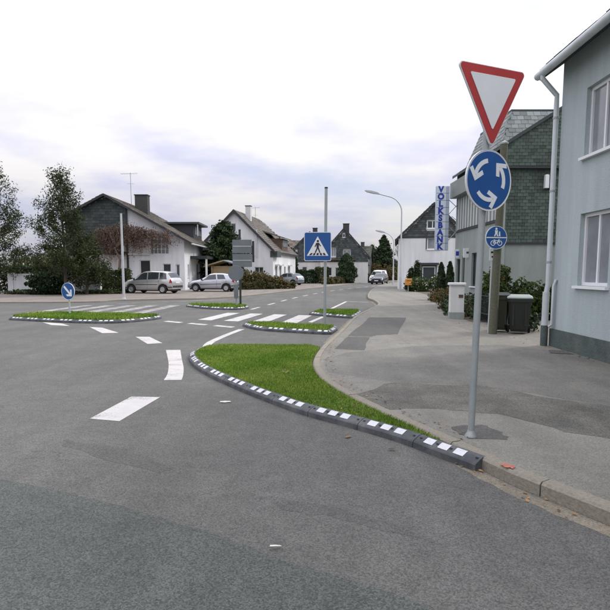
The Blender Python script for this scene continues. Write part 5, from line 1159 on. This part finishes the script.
# bare trees on the skyline
for i, (x, y, hh, lb) in enumerate(((-30, 70, 9, 'bare tree far behind the left pines'), (-14, 88, 8, 'bare tree behind the white gabled house'), (-2, 112, 9, 'bare tree behind the brown roofed house'), (8, 118, 10, 'bare tree behind the taller slate house'), (15, 116, 9, 'bare tree over the far bend of the road'), (19, 108, 9.5, 'bare tree behind the tall pointed conifer'))):
    bare_tree(lb, (x, y, .05), hh * .95, 200 + i, group='bare skyline trees')
rnd = random.Random(5); V = []; F = []
for _ in range(26000):
    a = rnd.uniform(-85, 100); y = rnd.uniform(150, 175); hgt = 4.6 + 1.5 * math.sin(a * .13) + 1.1 * math.sin(a * .41 + 2) + .7 * math.sin(a * 1.1)
    leafquad(V, F, Vector((a, y, rnd.random() ** .8 * hgt)), .55, rnd, Vector((0, -1, .4)))
tl = rawobj('woodland', V, F, 'leaf_olive', None); tl['kind'] = 'stuff'; tl['label'] = 'distant belt of woodland closing the horizon'; tl['category'] = 'woodland'

# fallen leaves gathered along the kerb, the wall foot and under the shrubs
rnd = random.Random(91); V = []; F = []
def fallen(n, fx):
    for _ in range(n):
        x, y, z = fx(); leafquad(V, F, Vector((x, y, z + rnd.uniform(.006, .016))), .022, rnd, Vector((0, 0, 3)), 1.5)
def along(d0, d1, o0, o1, z):
    def f():
        p, _ = ka.at(rnd.uniform(d0, d1), rnd.uniform(o0, o1)); return p.x, p.y, z
    return f
fallen(90, along(2, 8.5, .01, .16, .0)); fallen(160, along(8.5, 16, -.35, -.13, .1)); fallen(120, along(16, 32, .02, .25, 0))
def on_grass():
    while True:
        x, y = rnd.uniform(-2.1, 1.2), rnd.uniform(4.7, 11)
        if inpoly(x, y, main_poly): return x, y, .125
fallen(70, on_grass)
fallen(260, lambda: (rnd.gauss(5.0, .22), rnd.uniform(14.5, 22), .1)); fallen(160, lambda: (5.0 - abs(rnd.gauss(0, .2)), rnd.uniform(5, 13.5), .1)); fallen(200, lambda: (rnd.gauss(6.6, .5), rnd.uniform(22, 30), .1))
ll = rawobj('fallen_leaves', V, F, 'leaf_dead', None); ll['kind'] = 'stuff'; ll['label'] = 'scattered dead leaves along the kerb and under shrubs'; ll['category'] = 'leaves'

# ------------------------------------------------------------------ cars
def interp(P, x):
    if x <= P[0][0]: return P[0][1]
    for (a, za), (b, zb) in zip(P, P[1:]):
        if x <= b: return za + (zb - za) * (x - a) / (b - a)
    return P[-1][1]
def car(name, label, loc, rz, L_, W, top, belt, wx, wr, m, sidew, screen, rear, sill=.26, moulding=None, tumble=.26, sz=1.0, group=None, hub='rim'):
    """front at +x. top/belt: side profile points; wx: axle positions; screen/rear: x ranges of the glass"""
    o = thing(name, label, 'car', loc, rz, group); hl = L_ / 2
    def sm(P, x): return sum(interp(P, x + d) for d in (-.09, -.045, 0, .045, .09)) / 5
    def zb(x):
        z = sill + .05 * max(0, (abs(x) - hl * .78) / (hl * .22))
        for c in wx:
            q = (wr * 1.2) ** 2 - (x - c) ** 2
            if q > 0: z = max(z, wr + math.sqrt(q) * .97)
        return z
    def sec(x):
        zt = sm(top, x); f = max(0, (abs(x) - hl * .55) / (hl * .45)); hw = W / 2 * (1 - .13 * f ** 2.4); zbe = min(sm(belt, x), zt - .03); g = max(0, zt - zbe)
        b = zb(x); b = min(b, zbe - .06); wro = hw * .965 - tumble * g - .02; kk = min(1, g / .3)
        return [(hw * .93, b), (hw * .985, b + .14 * (zbe - b)), (hw, b + .5 * (zbe - b)), (hw * .972, zbe), (wro, zt - .02 - .045 * kk), (wro * .8, zt - .008), (0, zt + .018 * kk)]
    def S(x, t):
        P = sec(x); i = min(int(t), 5); f = t - i; return Vector((x, P[i][0] + (P[i + 1][0] - P[i][0]) * f, P[i][1] + (P[i + 1][1] - P[i][1]) * f))
    xs = [-hl + L_ * i / 64 for i in range(65)]; xs[0] += .001; xs[-1] -= .001
    mb = MB(); vs = []; fs = []; ts = [0, .5, 1, 1.5, 2, 2.5, 3, 3.5, 4, 4.5, 5, 5.5, 6]; k = len(ts) * 2 - 1
    for x in xs:
        row = [S(x, t) for t in ts]; vs += row + [Vector((p.x, -p.y, p.z)) for p in reversed(row[:-1])]
    for i in range(len(xs) - 1):
        for j in range(k - 1): fs.append((i * k + j, (i + 1) * k + j, (i + 1) * k + j + 1, i * k + j + 1))
    fs.append(tuple(range(k))); fs.append(tuple((len(xs) - 1) * k + j for j in range(k - 1, -1, -1)))
    body = mb.add(vs, fs).build('body', m, o, True)
    # dark inside of the arches and floor
    mb = MB(); mb.box(-hl + .12, hl - .12, -W / 2 + .22, W / 2 - .22, sill - .08, sill + .3); mb.build('underbody', 'trim', o)
    def panel(nm, mt, side, q, nx=8, nt=4, off=.006, par=None):
        """q(u,v)->(x,t)"""
        mb = MB(); vs = []
        for i in range(nx + 1):
            for j in range(nt + 1):
                x, t = q(i / nx, j / nt); p = S(x, t); e = .01
                dx = S(min(x + e, hl - .002), t) - S(max(x - e, -hl + .002), t); dt = S(x, min(t + e, 6)) - S(x, max(t - e, 0)); n_ = dt.cross(dx) if dx.length and dt.length else Vector((0, 1, 0))
                if n_.length < 1e-9: n_ = Vector((0, 1, 0))
                n_.normalize()
                if n_.y < -1e-3 or (abs(n_.y) < 1e-3 and n_.z < 0): n_ = -n_
                p = p + n_ * off; vs.append((p.x, p.y * side, p.z))
        mb.add(vs, [(i * (nt + 1) + j, (i + 1) * (nt + 1) + j, (i + 1) * (nt + 1) + j + 1, i * (nt + 1) + j + 1) for i in range(nx) for j in range(nt)])
        return mb.build(nm, mt, par or o, True)
    def both(nm, mt, q, nx=6, nt=8, off=.006):
        mb = MB(); vs = []
        for i in range(nx + 1):
            for j in range(2 * nt + 1):
                v = j / nt; sd_ = 1 if v <= 1 else -1; x, t = q(i / nx, v if v <= 1 else 2 - v); p = S(x, t); vs.append((p.x, p.y * sd_, p.z + off))
        c = 2 * nt + 1; mb.add(vs, [(i * c + j, (i + 1) * c + j, (i + 1) * c + j + 1, i * c + j + 1) for i in range(nx) for j in range(c - 1)]); return mb.build(nm, mt, o, True)
    for sd_ in (1, -1):
        for (a0, a1, b0, b1) in sidew:      # bottom x range, top x range
            panel('side_window', 'car_glass', sd_, lambda u, v: ((a0 + (a1 - a0) * u) * (1 - v) + (b0 + (b1 - b0) * u) * v, 3.08 + .84 * v))
        for sx in [sidew[0][1] + .03] + [q[0] - .035 for q in sidew[:2]]:
            panel('door_gap', 'trim', sd_, lambda u, v: (sx + (u - .5) * .014, .55 + 2.4 * v), 1, 10, .004)
        for q in sidew[:2]:
            hx = q[0] + .14; panel('door_handle', m, sd_, lambda u, v: (hx + u * .17, 2.62 + .12 * v), 3, 1, .022)
        if moulding: panel('side_moulding', 'trim', sd_, lambda u, v: (wx[0] + wr * 1.3 + (wx[1] - wx[0] - wr * 2.6) * u, moulding + .14 * v), 8, 1, .012)
        panel('headlight', 'lamp_clear', sd_, lambda u, v: (hl - .42 + .36 * u, 2.45 + .5 * v + .25 * v * (1 - u)), 6, 3, .008)
        panel('tail_light', 'lamp_red', sd_, lambda u, v: (-hl + .03 + .2 * u * (1 - .4 * v), 2.35 + .95 * v), 4, 4, .01)
        panel('bumper_strip', 'trim', sd_, lambda u, v: (-hl + .02 + .45 * u, 1.15 + .28 * v), 5, 1, .014); panel('bumper_strip', 'trim', sd_, lambda u, v: (hl - .42 + .4 * u, 1.1 + .3 * v), 5, 1, .014)
        p = S(sidew[0][1] - .08, 3.15); mb = MB(); mb.cbox(p.x - .07, p.x + .07, p.y * sd_ - .02 + .1 * sd_, p.y * sd_ + .12 * sd_ + (.02 if sd_ < 0 else .02), p.z, p.z + .15, .02); mr = mb.build('mirror', 'trim', o)
        for c in wx:
            M = Matrix.Translation((c, sd_ * (W / 2 - .1), wr)); mb = MB(); w2 = .095
            mb.lathe([(wr * .62, -w2), (wr * .94, -w2), (wr, -w2 * .7), (wr, w2 * .7), (wr * .94, w2), (wr * .62, w2)], 28, 'y', M, True); wl = mb.build('wheel', 'tyre', o, True)
            mb = MB(); s_ = sd_; mb.lathe([(wr * .62, w2 * .75 * s_), (wr * .6, w2 * .95 * s_), (wr * .5, w2 * .55 * s_), (wr * .2, w2 * .6 * s_), (wr * .16, w2 * .85 * s_)], 24, 'y', M); rm_ = mb.build('rim', hub, wl)
            mb = MB()
            for q_ in range(6):
                a = q_ * PI / 3 + .3; mb.lathe([(wr * .075, w2 * .62 * s_), (wr * .075, w2 * .7 * s_)], 8, 'y', M @ Matrix.Translation((math.cos(a) * wr * .38, 0, math.sin(a) * wr * .38)))
            mb.build('rim_hole', 'trim', wl)
    both('windscreen', 'car_glass', lambda u, v: (screen[0] + (screen[1] - screen[0]) * u, 4.12 + 1.88 * v)); both('rear_window', 'car_glass', lambda u, v: (rear[0] + (rear[1] - rear[0]) * u, 4.15 + 1.85 * v))
    z = .62; MB().box(-hl - .014, -hl + .0, -.26, .26, z + .12, z + .23).build('number_plate', 'plate', o); MB().box(hl - .002, hl + .012, -.26, .26, .42, .53).build('number_plate', 'plate', o)
    MB().box(-hl - .008, -hl + .05, -W * .4, W * .4, .42, .56).build('rear_bumper', 'trim', o)
    MB().box(hl - .06, hl + .004, -W * .33, W * .33, .58, .70).build('grille', 'trim', o)
    return o
MPV = dict(L_=4.05, W=1.72, top=[(-2.03, .72), (-2.0, .98), (-1.9, 1.12), (-1.62, 1.50), (-1.3, 1.58), (-.3, 1.62), (.3, 1.58), (.62, 1.44), (1.22, 1.06), (1.7, .94), (1.92, .8), (2.03, .6)],
    belt=[(-2.03, .98), (-.5, .96), (1.2, .92), (2.03, .72)], wx=(-1.28, 1.30), wr=.31, sidew=[(-.02, 1.05, .02, .52), (-.95, -.1, -.93, -.06), (-1.62, -1.04, -1.5, -1.02)], screen=(.62, 1.2), rear=(-1.9, -1.62), moulding=2.02)
HATCH = dict(L_=3.82, W=1.66, top=[(-1.91, .66), (-1.88, .95), (-1.7, 1.12), (-1.35, 1.36), (-.9, 1.43), (-.2, 1.44), (.15, 1.38), (.85, .98), (1.5, .86), (1.8, .7), (1.91, .52)],
    belt=[(-1.91, .98), (-.6, .93), (.9, .86), (1.91, .64)], wx=(-1.22, 1.24), wr=.30, sidew=[(-.45, .78, -.38, .22), (-1.2, -.55, -1.02, -.47)], screen=(.2, .84), rear=(-1.72, -1.34), moulding=1.95)
car('parked_car', 'silver compact van-like car parked before the left house', (-11.1, 39.6, .07), R(180 - 17), m='silver', **MPV)
car('parked_car', 'silver blue hatchback parked sideways by the bushy conifer', (-7.25, 43.1, .07), R(180 - 8), m='silver_blue', **HATCH)
car('parked_car', 'blue grey hatchback parked farther along beside the white house', (-2.1, 64.5, .07), R(150), m='blue_grey', **HATCH)
VAN = dict(L_=4.3, W=1.85, top=[(-2.15, .8), (-2.13, 1.1), (-2.05, 1.75), (-1.9, 1.88), (.4, 1.88), (.8, 1.7), (1.35, 1.12), (1.9, .98), (2.1, .8), (2.15, .6)], belt=[(-2.15, 1.05), (1.3, 1.0), (2.15, .75)], wx=(-1.3, 1.4), wr=.32,
    sidew=[(.1, 1.2, .14, .72), (-.8, .02, -.78, .06)], screen=(.8, 1.34), rear=(-2.1, -1.98))
car('parked_van', 'white van at the far bend of the road', (11.2, 82.5, .0), R(245), m='car_white', **VAN)
car('parked_car', 'dark car in front of the white van at far bend', (10.0, 72.5, .0), R(248), m='car_dark', **HATCH)
